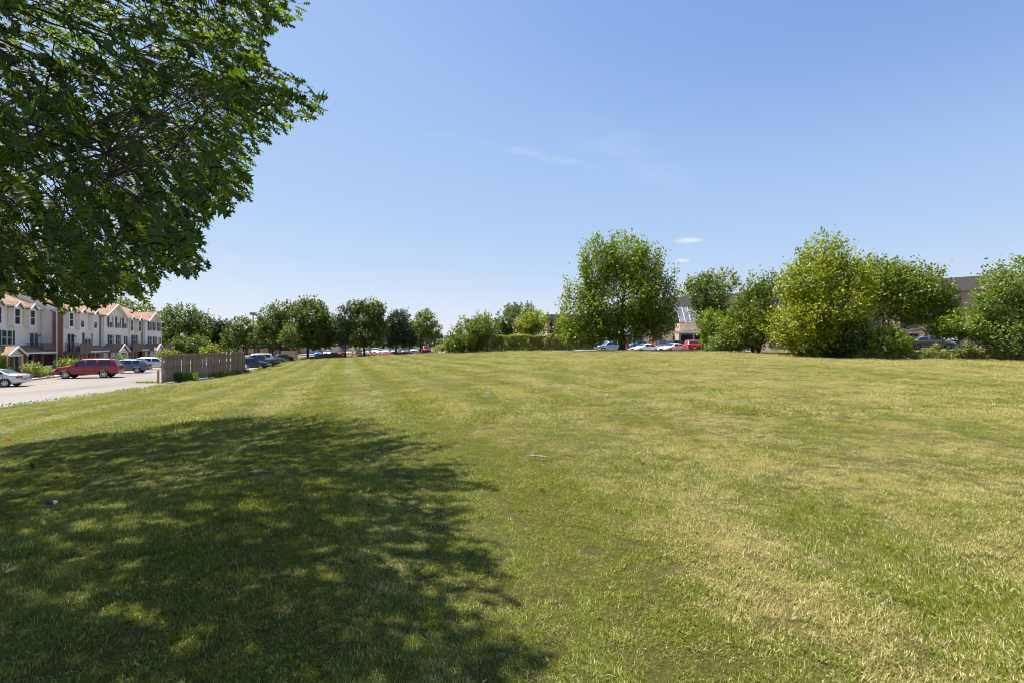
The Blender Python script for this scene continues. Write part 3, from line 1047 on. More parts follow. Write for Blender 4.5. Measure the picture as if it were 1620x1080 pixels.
plant('backing_tree', 'tree crown showing behind the right shoulder of the yellow-green tree', 'tree', 56, [(1385, 432, 32, 26), (1410, 446, 22, 16)], 'leaf_mid', 0.24, 0.8, tu=1390, tr=0.15,
      seed=11, group=GR_R)
plant('slender_trunk_tree', 'mid green tree with a thin bare trunk beside the brick block', 'tree', 47,
      [(1420, 470, 56, 42), (1400, 445, 38, 30), (1455, 445, 46, 30), (1478, 464, 26, 22), (1458, 492, 44, 22), (1497, 488, 20, 13)], 'leaf_mid', 0.20, 0.85,
      tu=1394, tr=0.11, seed=12, group=GR_R, nl=18, thin=60)
plant('leafy_shrub', 'rounded light green shrub on the fence below the thin-trunked tree', 'shrub', 42.9, [(1400, 540, 34, 27), (1428, 543, 20, 19), (1375, 552, 18, 14)], 'leaf_bright', 0.15, 0.9,
      tr=0.05, seed=13, group=GR_R, multi=3, nl=9, spray=0.6)
plant('spreading_shrub', 'wide green shrub right of the grey parked car', 'shrub', 43.6, [(1535, 516, 48, 28), (1495, 520, 26, 18), (1565, 528, 28, 20)], 'leaf_bright', 0.17, 0.9,
      tr=0.07, seed=14, group=GR_R, multi=3, nl=12, spray=0.7)
plant('windblown_tree', 'silvery green windblown tree at the right edge of view', 'tree', 42,
      [(1605, 445, 44, 30), (1577, 480, 27, 32), (1625, 490, 48, 46), (1590, 530, 44, 30), (1660, 470, 50, 60), (1690, 520, 40, 40)], 'leaf_grey', 0.19, 0.80, tu=1625, tr=0.17, seed=15, group=GR_R,
      wind=(-0.55, 0, 0.25), spray=1.6, nl=18)
# behind the hedge
plant('fountain_shrub', 'tall upright shrub at the left end of the clipped hedge', 'shrub', 74, [(742, 528, 26, 26), (722, 536, 13, 17), (762, 520, 22, 20), (745, 545, 26, 12)], 'leaf_mid', 0.27, 0.9,
      tr=0.08, seed=16, multi=3, nl=12, upright=1.0, spray=1.3)
plant('broad_tree', 'low broad tree directly behind the tall upright shrub', 'tree', 98, [(768, 517, 22, 19), (748, 520, 14, 14)], 'leaf_row', 0.34, 0.9, tr=0.18, seed=17, group=GR_H)
plant('broad_tree', 'grey green tree behind the middle of the clipped hedge', 'tree', 104, [(808, 512, 26, 24), (798, 520, 20, 18)], 'leaf_row', 0.34, 0.9, tr=0.2, seed=18, group=GR_H)
plant('broad_tree', 'tall tree tip showing above the yellow leaved tree', 'tree', 112, [(828, 492, 22, 11), (815, 490, 16, 10), (845, 502, 14, 10)], 'leaf_row', 0.36, 0.7, tu=828, tr=0.2, seed=19, group=GR_H)
plant('yellow_leaved_tree', 'small round yellow-green tree behind the clipped hedge', 'tree', 84, [(842, 508, 25, 20), (852, 520, 18, 14), (832, 520, 16, 14)], 'leaf_yellow', 0.28, 0.85, tu=846, tr=0.14, seed=20, group=GR_H)
plant('evergreen_shrub', 'slim dark green bush against the tan brick block', 'shrub', 80, [(885, 528, 9, 20), (884, 515, 6, 12)], 'leaf_mid', 0.24, 0.9, tr=0.06, seed=21, group=GR_H)
# row along the bark bed
plant('linden_tree', 'rounded dark tree leftmost in the row by the bark bed', 'tree', 103, [(432, 512, 26, 26), (450, 495, 22, 16), (445, 530, 30, 20), (420, 525, 16, 22)], 'leaf_row', 0.34, 0.95, tu=440, tr=0.22, seed=22, group=GR_ROW)
plant('linden_tree', 'largest rounded tree of the row, by the far wooden fence', 'tree', 98, [(495, 505, 36, 30), (485, 490, 28, 18), (510, 525, 28, 24), (478, 530, 34, 20), (500, 540, 36, 13)], 'leaf_row', 0.33, 0.95,
      tu=487, tr=0.26, seed=23, group=GR_ROW)
plant('pine_tree', 'thin open pine with a straight bare trunk in the row', 'tree', 97, [(545, 505, 14, 18), (542, 522, 17, 20), (548, 490, 8, 10), (538, 535, 14, 12), (556, 518, 12, 15)], 'leaf_pine', 0.30, 0.55,
      tu=546, tr=0.20, topf=0.95, seed=24, group=GR_ROW, upright=0.7, nl=22)
plant('linden_tree', 'egg-shaped tree in the middle of the row, between the two pines', 'tree', 103, [(580, 502, 29, 28), (580, 528, 31, 22), (570, 488, 18, 15), (595, 492, 16, 14), (600, 520, 16, 20)], 'leaf_row', 0.34, 0.95,
      tu=577, tr=0.24, seed=25, group=GR_ROW)
plant('pine_tree', 'dense dark pine with a rounded top in the row', 'tree', 112, [(630, 508, 20, 18), (636, 526, 24, 18), (622, 522, 16, 18), (645, 538, 20, 11), (618, 540, 12, 10)], 'leaf_pine', 0.32, 1.0,
      tu=627, tr=0.25, topf=0.9, seed=26, group=GR_ROW, upright=0.6, nl=18)
plant('open_tree', 'lighter green tree rightmost in the row by the maroon pickup', 'tree', 118, [(670, 512, 20, 19), (684, 524, 16, 18), (662, 528, 18, 18), (676, 500, 12, 10)], 'leaf_mid', 0.36, 0.8, tu=664, tr=0.23,
      seed=27, group=GR_ROW)
# behind the car park
plant('honey_locust', 'tall feathery tree right behind the end of the townhouses', 'tree', 122, [(285, 505, 34, 24), (262, 508, 22, 24), (308, 515, 26, 24), (290, 530, 40, 20), (325, 530, 14, 18)], 'leaf_row', 0.36, 0.75,
      tu=285, tr=0.25, seed=28, group=GR_BG)
plant('honey_locust', 'feathery tree crown showing over the townhouse roof', 'tree', 132, [(225, 492, 22, 12), (205, 488, 18, 12), (190, 482, 16, 12)], 'leaf_mid', 0.38, 0.6, tu=220, tr=0.25, seed=29, group=GR_BG)
plant('lilac_shrub', 'pale green shrub mass behind the near end of the wooden fence', 'shrub', 112, [(303, 546, 28, 15), (285, 550, 22, 12), (325, 552, 16, 12)], 'leaf_row', 0.30, 0.9, tr=0.08, seed=30, group=GR_BG, multi=3, nl=9)
plant('pine_tree', 'dark pine clump behind the middle of the wooden fence', 'tree', 128, [(350, 515, 14, 10), (337, 520, 12, 12), (352, 530, 14, 16), (340, 540, 14, 14)], 'leaf_pine', 0.36, 0.95, tu=348, tr=0.22, seed=31, group=GR_BG)
plant('ash_tree', 'loose green tree between the dark pine clump and the lighting mast', 'tree', 118, [(385, 515, 20, 15), (375, 530, 22, 20), (395, 535, 18, 18), (365, 545, 16, 12)], 'leaf_row', 0.36, 0.65, tu=385, tr=0.2, seed=32, group=GR_BG)
plant('yellow_leaved_shrub', 'yellow-green shrub just above the wooden fence', 'shrub', 100, [(328, 556, 12, 7), (335, 553, 9, 7)], 'leaf_yellow', 0.26, 0.9, tr=0.05, seed=33, group=GR_BG, nl=6)
plant('lilac_shrub', 'leafy green tree low beside the end wall of the townhouses', 'shrub', 118, [(268, 535, 16, 20), (262, 550, 14, 10)], 'leaf_mid', 0.30, 0.85, tr=0.08, seed=34, group=GR_BG, multi=2, nl=8)

_k = 0
for u_, v_, w_, h_, mt_ in ((345, 530, 26, 22, 'leaf_dark'), (400, 532, 24, 20, 'leaf_row'), (428, 528, 24, 24, 'leaf_dark'), (462, 526, 26, 26, 'leaf_row'), (512, 522, 26, 28, 'leaf_dark'),
                             (540, 526, 22, 24, 'leaf_row'), (560, 524, 22, 26, 'leaf_row'), (604, 526, 20, 24, 'leaf_dark'), (618, 530, 18, 20, 'leaf_row'), (650, 530, 18, 20, 'leaf_row')):
    lab_ = ('above the middle of the plank fence', 'left of the lighting mast foot', 'right of the lighting mast', 'left of the largest rounded tree', 'right of the largest rounded tree', 'behind the thin open pine',
            'left of the egg-shaped tree', 'right of the egg-shaped tree', 'left of the dense dark pine', 'right of the dense dark pine')[_k]
    plant('backdrop_tree', 'distant shadowy tree ' + lab_, 'tree', 134 + 1.5 * (_k % 3), [(u_, v_, w_, h_), (u_ + 8, v_ + 8, w_ * 0.8, h_ * 0.6)], mt_, 0.42, 0.8, tr=0.22, seed=400 + _k, group='backdrop trees beyond the distant car park', nl=8, thin=10)
    _k += 1


def hedge(name, label, u0, u1, v0, v1, Y, thick, mat, leaf, cov, seed, group=None):
    r = np.random.default_rng(seed)
    p0, p1 = at(u0, v0, Y), at(u1, v1, Y)
    x0, x1 = p0[0], p1[0]
    zt = p0[2]
    Lx = x1 - x0
    base = np.array([(x0 + x1) / 2, Y, gz((x0 + x1) / 2, Y)])
    area = Lx * (zt - base[2]) * 2 + Lx * thick
    n = int(cov * area / (leaf * leaf * 0.34) * 1.6)
    x = x0 + Lx * r.random(n)
    g = ground(x, np.full(n, Y))
    hz = (zt + 0.10 * np.sin(x * 1.3) + 0.06 * np.sin(x * 3.1 + 1)) - g
    f = r.random(n)
    side = r.random(n)
    yy_ = np.where(side < 0.45, -thick / 2, np.where(side < 0.6, thick / 2, (r.random(n) - 0.5) * thick))
    zz = np.where(side < 0.6, g + 0.05 + hz * f, g + hz)
    bul = 0.16 * np.sin(x * 2.1 + 3 * np.sin(zz)) + 0.1 * np.sin(x * 5 + zz * 4)
    yy_ = yy_ + np.sign(yy_) * bul + r.normal(0, 0.08, n)
    Pp = np.c_[x, Y + yy_, zz + r.normal(0, 0.07, n)]
    D = unit(r.normal(0, 0.6, (n, 3)) + np.c_[np.zeros(n), np.sign(yy_) * 0.5, np.full(n, 0.35)])
    V, Fc = leaf_quads(Pp, D, leaf * (0.7 + 0.6 * r.random(n)), r)
    T = np.repeat(np.clip(0.5 + 0.25 * np.sin(x * 1.7) * np.cos(zz * 2.3) + 0.18 * r.normal(0, 1, n), 0, 1), 4)
    root = empty(name, base, 0, label, 'hedge', group)
    link(bpy.data.objects.new('foliage', mesh_np('foliage', V - base, Fc, mat, T)), root)
    m = MB()
    for xx in np.arange(x0 + 0.4, x1, 0.9):
        zz_ = gz(xx, Y)
        for k in range(3):
            m.tube([(xx, Y, zz_ - 0.1), (xx + r.normal(0, 0.25), Y + r.normal(0, 0.2), zz_ + (zt - zz_) * 0.9)], [0.03, 0.012], 4)
    m.build('stems', 'bark', root, off=base)
    return root


hedge('clipped_hedge', 'long flat-topped clipped hedge at the back of the lawn', 748, 905, 532, 555, 75, 1.6, 'leaf_hedge', 0.24, 2.2, 41)
hedge('clipped_hedge', 'short clipped hedge left of the tall upright shrub', 706, 732, 541, 555, 76, 1.3, 'leaf_hedge', 0.24, 2.8, 42)

# far woods closing the horizon: reads as one mass
lob = []
for x in np.arange(-330, 330, 11.0):
    Yd = 330 + 40 * math.sin(x * 0.03) + rng.normal(0, 15)
    hh = rng.uniform(5, 8.5)
    lob.append((x + rng.normal(0, 4), Yd, hh * 0.55 - 0.5, rng.uniform(6, 11), 7, hh * 0.6))
V, Fc, T, _r = spray_leaves(lob, 1.3, 0.9, np.random.default_rng(77), 2.2, 8, 0.4, 0.7)
o = link(bpy.data.objects.new('distant_woods', mesh_np('distant_woods', V, Fc, 'leaf_far', T)))
tag(o, 'hazy line of distant woods on the horizon', None, None, 'stuff')

# ------------------------------------------------------------------ the near oak: trunk out of view, boughs hanging into the frame
OUT = np.array([(-400, 452), (0, 462), (25, 470), (60, 478), (85, 490), (110, 503), (135, 492), (160, 496), (185, 478), (205, 468), (238, 482), (252, 466), (262, 450), (292, 446),
                (325, 447), (345, 420), (338, 395), (330, 380), (345, 352), (385, 333), (402, 325), (418, 285), (402, 268), (428, 250), (436, 232), (462, 214), (470, 195), (522, 190), (532, 150),
                (490, 128), (455, 112), (440, 92), (452, 70), (470, 50), (496, 20), (492, 0), (520, -60), (560, -260), (300, -900), (-400, -900)], float)
SHD = [(-60, 716), (0, 706), (150, 686), (300, 669), (440, 658), (500, 668), (545, 688), (640, 706), (720, 740), (815, 778), (765, 830), (830, 905), (855, 975), (900, 1030), (935, 1090)]
SHW = np.array([px_ground(u, v)[:2] for u, v in SHD] + [(0.9, 0.5), (0.2, -6), (-30, -6), (-30, 12)])


def inside(poly, x, y):
    c = np.zeros(len(x), bool)
    j = len(poly) - 1
    for i in range(len(poly)):
        xi, yi = poly[i]
        xj, yj = poly[j]
        t = ((yi > y) != (yj > y)) & (x < (xj - xi) * (y - yi) / (yj - yi + 1e-12) + xi)
        c ^= t
        j = i
    return c


def oak():
    r = np.random.default_rng(5)
    tb = np.array([-9.3, 6.6, gz(-9.3, 6.6)])
    cen, rad = np.array([-8.4, 6.9, 5.9]), np.array([7.4, 7.2, 5.2])
    n = 11000
    dirs = unit(r.normal(0, 1, (n, 3)))
    q = cen + dirs * rad * (0.35 + 0.65 * np.sqrt(r.random(n)))[:, None]
    ne = 500                              # the low drooping boughs
    eY = r.uniform(6.6, 11.0, ne)
    q = np.r_[q, np.c_[(r.uniform(-60, 265, ne) - 810) / F * eY, eY, H + (HZ - r.uniform(385, 488, ne)) / F * eY]]
    n += ne
    u = 810 + F * q[:, 0] / np.maximum(q[:, 1], 0.3)
    v = HZ - F * (q[:, 2] - H) / np.maximum(q[:, 1], 0.3)
    gr = ground(q[:, 0], q[:, 1])
    hgt = q[:, 2] - gr
    sh = q[:, :2] - TO_SUN[None, :2] / TO_SUN[2] * hgt[:, None]
    sg = ground(sh[:, 0], sh[:, 1])
    sh = q[:, :2] - TO_SUN[None, :2] / TO_SUN[2] * (q[:, 2] - sg)[:, None]
    ok = (hgt > 2.0) & (np.linalg.norm(q - np.array([0, 0, H]), axis=1) > 5.0)
    vis = (q[:, 1] > 0.5)
    ok &= ~vis | inside(OUT, u, v)
    # loose fringe: fewer twigs towards the rim
    dd = np.full(n, 1e9)
    for i in range(1, len(OUT) - 3):
        a, b = OUT[i], OUT[i + 1]
        ab = b - a
        t = np.clip(((u - a[0]) * ab[0] + (v - a[1]) * ab[1]) / (ab @ ab + 1e-9), 0, 1)
        dd = np.minimum(dd, np.hypot(u - a[0] - t * ab[0], v - a[1] - t * ab[1]))
    ok &= ~vis | (r.random(n) < np.clip(dd / 50, 0.33, 1))
    spill = vis & (u > 250) & (r.random(n) < 0.6) & inside(SHW, sh[:, 0] - 1.1, sh[:, 1] - 0.6)
    ok &= inside(SHW, sh[:, 0], sh[:, 1]) | spill
    ok &= q[:, 1] > -1.0
    q = q[ok]
    # twig clusters: thin out so that they spread evenly
    q = q[r.permutation(len(q))][:3200]
    out_ = unit((q - cen) / rad)
    tdir = unit(out_ * 0.7 + np.array([0.42, -0.05, -0.36]) + r.normal(0, 0.20, q.shape))
    e = q + tdir * 0.85
    eu = 810 + F * e[:, 0] / np.maximum(e[:, 1], 0.3)
    ev = HZ - F * (e[:, 2] - H) / np.maximum(e[:, 1], 0.3)
    es = e[:, :2] - TO_SUN[None, :2] / TO_SUN[2] * (e[:, 2] - ground(e[:, 0], e[:, 1]))[:, None]
    es = e[:, :2] - TO_SUN[None, :2] / TO_SUN[2] * (e[:, 2] - ground(es[:, 0], es[:, 1]))[:, None]
    fr = (e[:, 1] > 0.5) & (eu > -40) & (ev > -40)
    ke = (~fr | inside(OUT, eu, ev)) & (inside(SHW, es[:, 0], es[:, 1]) | (fr & (eu > 250) & inside(SHW, es[:, 0] - 1.1, es[:, 1] - 0.6)))
    q, tdir = q[ke][:1950], tdir[ke][:1950]
    root = empty('oak_tree', tb, 0, 'dark leafy oak whose boughs hang into the top left of view', 'tree')
    # boughs
    m = MB()
    top = np.array([-9.0, 6.8, 9.6])
    tp = [tb + (top - tb) * f + np.array([0.12 * math.sin(5 * f), 0.1 * math.cos(4 * f), 0]) for f in np.linspace(0, 1, 9)]
    tp[0][2] -= 0.3
    m.tube(tp, [0.34, 0.27, 0.25, 0.23, 0.20, 0.17, 0.13, 0.09, 0.05], 10)
    far = q[np.argsort(-np.linalg.norm((q - cen) / rad, axis=1))]
    tg, keepd = [], 1.7
    for c in far:
        if all(np.linalg.norm(c - d) > keepd for d in tg):
            tg.append(c)
        if len(tg) >= 46:
            break
    bp, br_ = [], []
    for c in tg:
        f = np.clip((c[2] - tb[2]) / 10.5 * 0.5 + 0.34, 0.3, 0.92)
        s0 = tb + (top - tb) * f
        mid = (s0 + c) / 2 + np.array([r.normal(0, 0.25), r.normal(0, 0.25), 1.0])
        R0 = 0.048 * (1 - 0.45 * f)
        cur = np.array([(1 - a) ** 2 * s0 + 2 * a * (1 - a) * mid + a * a * c for a in np.linspace(0, 1, 12)])
        cur[1:-1] += r.normal(0, 0.05, (10, 3))
        rr = [R0 * (1 - 0.87 * a) for a in np.linspace(0, 1, 12)]
        m.tube(cur, rr, 6)
        bp.append(cur[3:])
        br_ += rr[3:]
    bp = np.concatenate(bp)
    tw = MB()
    for i, c in enumerate(q):
        d2 = ((bp - c) ** 2).sum(1) + 0.5 * np.clip(bp[:, 0] - c[0], 0, None) ** 2
        s0 = bp[np.argmin(d2)]
        ln = np.linalg.norm(c - s0) + 1e-6
        if ln > 0.12:
            tw.tube([s0, (s0 + c) / 2 + np.array([0, 0, 0.06 * ln]) + r.normal(0, 0.03, 3), c], [0.010, 0.007, 0.005], 4, False)
        tw.tube([c, c + tdir[i] * 0.80], [0.005, 0.002], 3, False)
    m.build('trunk', 'bark_oak', root, True, tb)
    tw.build('twigs', 'bark_oak', root, False, tb)
    # pointed lobed leaf, long axis +x, length 1
    half = [(0.0, 0.012), (0.16, 0.02), (0.24, 0.07), (0.33, 0.19), (0.37, 0.075), (0.45, 0.085), (0.60, 0.29), (0.60, 0.085), (0.68, 0.085), (0.84, 0.21), (0.79, 0.08), (0.88, 0.06), (1.0, 0.0)]
    hv = [(a, b, -0.55 * b * b - 0.16 * a * a) for a, b in half]
    V0 = np.array(hv + [(a, -b, c) for a, b, c in hv[:-1]])
    nh = len(hv)
    fl = []
    for i in range(nh - 2):
        fl.append((i, nh + i, nh + i + 1))
        fl.append((i, nh + i + 1, i + 1))
    fl.append((nh - 2, nh + nh - 2, nh - 1))
    F0 = np.array(fl)
    per = 14
    nt_ = len(q)
    tt = (np.arange(per)[None, :] + r.random((nt_, per))) / per
    pos = q[:, None, :] + tdir[:, None, :] * (0.80 * tt)[:, :, None] + r.normal(0, 0.05, (nt_, per, 3))
    ax = unit(tdir[:, None, :] * 0.8 + r.normal(0, 0.42, (nt_, per, 3)) + np.array([0.30, -0.05, -0.34]))
    pos, ax = pos.reshape(-1, 3), ax.reshape(-1, 3)
    nrm = unit(r.normal(0, 0.85, (len(pos), 3)) + np.array([0.1, 0, 0.75]))
    sd = unit(np.cross(nrm, ax))
    nn = np.cross(ax, sd)
    sz = 0.235 * (0.6 + 0.65 * r.random(len(pos)))
    tone = np.clip(0.45 + 0.25 * r.normal(0, 1, len(pos)), 0, 1)
    # keep every leaf inside the outline of the crown against the sky
    tip = pos + ax * sz[:, None]
    uu = 810 + F * tip[:, 0] / np.maximum(tip[:, 1], 0.3)
    vv = HZ - F * (tip[:, 2] - H) / np.maximum(tip[:, 1], 0.3)
    infr = (tip[:, 1] > 0.5) & (uu > 0) & (vv > 0) & (uu < 1620)
    ok = ~infr | inside(OUT, uu, vv)
    ls = tip[:, :2] - TO_SUN[None, :2] / TO_SUN[2] * (tip[:, 2] - ground(tip[:, 0], tip[:, 1]))[:, None]
    ls = tip[:, :2] - TO_SUN[None, :2] / TO_SUN[2] * (tip[:, 2] - ground(ls[:, 0], ls[:, 1]))[:, None]
    ok &= inside(SHW, ls[:, 0], ls[:, 1]) | (infr & (uu > 250) & inside(SHW, ls[:, 0] - 1.1, ls[:, 1] - 0.6))
    pos, ax, sd, nn, sz, tone, uu, vv, infr = [a[ok] for a in (pos, ax, sd, nn, sz, tone, uu, vv, infr)]
    # the 300 leaves that show largest are single leaves
    dist = np.linalg.norm(pos - np.array([0, 0, H]), axis=1)
    view = unit(np.array([0, 0, H]) - pos)
    show = np.where(infr, (sz / dist) ** 2 * (0.15 + np.abs((nn * view).sum(1))), 0)
    # thin the very densest foreground so that sky sparkles through
    order = np.argsort(-show)
    big = order[:300]
    rest = np.ones(len(pos), bool)
    rest[big] = False
    Ms = np.stack([ax, sd, nn], 2)                       # columns: leaf axes
    pr, Mr, sr, tr_ = pos[rest], Ms[rest], sz[rest], tone[rest]
    V = np.einsum('nij,kj->nki', Mr, V0) * sr[:, None, None] + (pr - tb)[:, None, :]
    Fc = (np.arange(len(pr))[:, None, None] * len(V0) + F0[None]).reshape(-1, 3)
    me = mesh_np('foliage', V.reshape(-1, 3), Fc, 'leaf_oak', np.repeat(tr_, len(V0)))
    fo = link(bpy.data.objects.new('foliage', me), root)
    fo['kind'] = 'stuff'
    lms = [mesh_np('leaf', V0, F0, 'leaf_oak', np.full(len(V0), tv)) for tv in (0.15, 0.35, 0.55, 0.8)]
    for i in big:
        M = Matrix(Ms[i].tolist()).to_4x4()
        o = bpy.data.objects.new('leaf', lms[min(3, int(tone[i] * 4))])
        o.matrix_basis = Matrix.Translation(Vector(pos[i] - tb)) @ M @ Matrix.Scale(float(sz[i]), 4)
        link(o, root)
    print('oak leaves', len(pos), 'clusters', len(q))


oak()
# ------------------------------------------------------------------ townhouses (built in the row's own axes: x along the row, y into the houses)
def S(u, t):
    r_ = (u - 810) / F
    return t * (0.933 - 0.36 * r_) / (0.36 + 0.933 * r_)


ZG, ZE, Z2 = -1.58, 5.70, 0.80
SL = 0.47
_cache = {}


def cached(key, fn):
    if key not in _cache:
        _cache[key] = fn()
    return _cache[key]


def frame_mesh(w, h, nd, rail, mat='trim_white', t=0.09, d=0.10):
    """window trim with sash rails, centred in x, sill at z=0, wall plane at y=0, facing -y"""
    m = MB()
    m.box(-w / 2 - t, -w / 2, -d, 0, -t * 0.4, h + t)
    m.box(w / 2, w / 2 + t, -d, 0, -t * 0.4, h + t)
    m.box(-w / 2, w / 2, -d + 0.002, 0, h, h + t)
    m.box(-w / 2 - t - 0.03, w / 2 + t + 0.03, -d - 0.05, 0, -t, -t * 0.4)
    for k in range(1, nd):
        x = -w / 2 + w * k / nd
        m.box(x - 0.045, x + 0.045, -d + 0.004, 0, 0, h)
    if rail:
        m.box(-w / 2, w / 2, -d + 0.02, 0, h * 0.5 - 0.03, h * 0.5 + 0.03)
    return m.mesh('window', mat)


def pane_mesh(w, h, mat):
    return MB().box(-w / 2, w / 2, -0.048, -0.03, 0, h).mesh('pane', mat)


def window(par, off, x, z, w, h, y, nd=1, rail=True, glass='glass', blind=0.0, shutters=False, name='window', fm='trim_white'):
    o = inst(name, cached(('f', w, h, nd, rail, fm), lambda: frame_mesh(w, h, nd, rail, fm)), par, (x - off[0], y - off[1], z - off[2]))
    inst('pane', cached(('p', w, h, glass), lambda: pane_mesh(w, h, glass)), o)
    if blind:
        hb = round(h * blind, 3)
        inst('blind', cached(('b', w, hb), lambda: MB().box(-w / 2 + 0.01, w / 2 - 0.01, -0.058, -0.0485, 0, hb).mesh('blind', 'blind_white')), o, (0, 0, h - hb))
    if shutters:
        def sh():
            q = MB().box(-0.19, 0.19, -0.03, 0, 0, h + 0.06)
            for k in range(10):
                zz = 0.08 + k * (h - 0.1) / 10
                q.box(-0.15, 0.15, -0.045, -0.03, zz, zz + (h - 0.1) / 10 * 0.6)
            q.box(-0.19, -0.15, -0.052, -0.03, 0, h + 0.06).box(0.15, 0.19, -0.052, -0.03, 0, h + 0.06)
            return q.mesh('shutter', 'shutter_brown')
        me = cached(('s', h), sh)
        for sx in (-1, 1):
            inst('shutter', me, par, (x - off[0] + sx * (w / 2 + 0.09 + 0.205), y - off[1] - 0.036, z - off[2] - 0.03))
    return o


def siding(m, xf, z0, z1, y, step=0.2):
    """lapped boards facing -y; xf(z) gives the left and right ends"""
    z = z0
    while z < z1 - 1e-3:
        zt = min(z + step, z1)
        a0, b0 = xf(z)
        a1, b1 = xf(zt)
        m.add([(a0, y - 0.032, z), (b0, y - 0.032, z), (b1, y - 0.006, zt), (a1, y - 0.006, zt)], [(0, 1, 2, 3)])
        m.add([(a0, y - 0.032, z), (b0, y - 0.032, z), (b0, y, z), (a0, y, z)], [(3, 2, 1, 0)])
        z = zt
    return m


def siding_x(m, y0, y1, z0, z1, x, step=0.2):
    """lapped boards on a side wall facing -x"""
    z = z0
    while z < z1 - 1e-3:
        zt = min(z + step, z1)
        m.add([(x - 0.032, y1, z), (x - 0.032, y0, z), (x - 0.006, y0, zt), (x - 0.006, y1, zt)], [(0, 1, 2, 3)])
        m.add([(x - 0.032, y0, z), (x - 0.032, y1, z), (x, y1, z), (x, y0, z)], [(0, 1, 2, 3)])
        z = zt
    return m


def gable_roof(m, xc, hw, zb, y0, y1, over=0.3, th=0.12, slope=SL):
    """two slabs, ridge running along y"""
    zp = zb + hw * slope
    for sx in (-1, 1):
        xe = xc + sx * (hw + over)
        ze = zb - over * slope
        p = [(xc, zp), (xe, ze), (xe, ze + th), (xc, zp + th)]
        m.prism(p if sx > 0 else p[::-1], 'y', y0, y1)
    return m


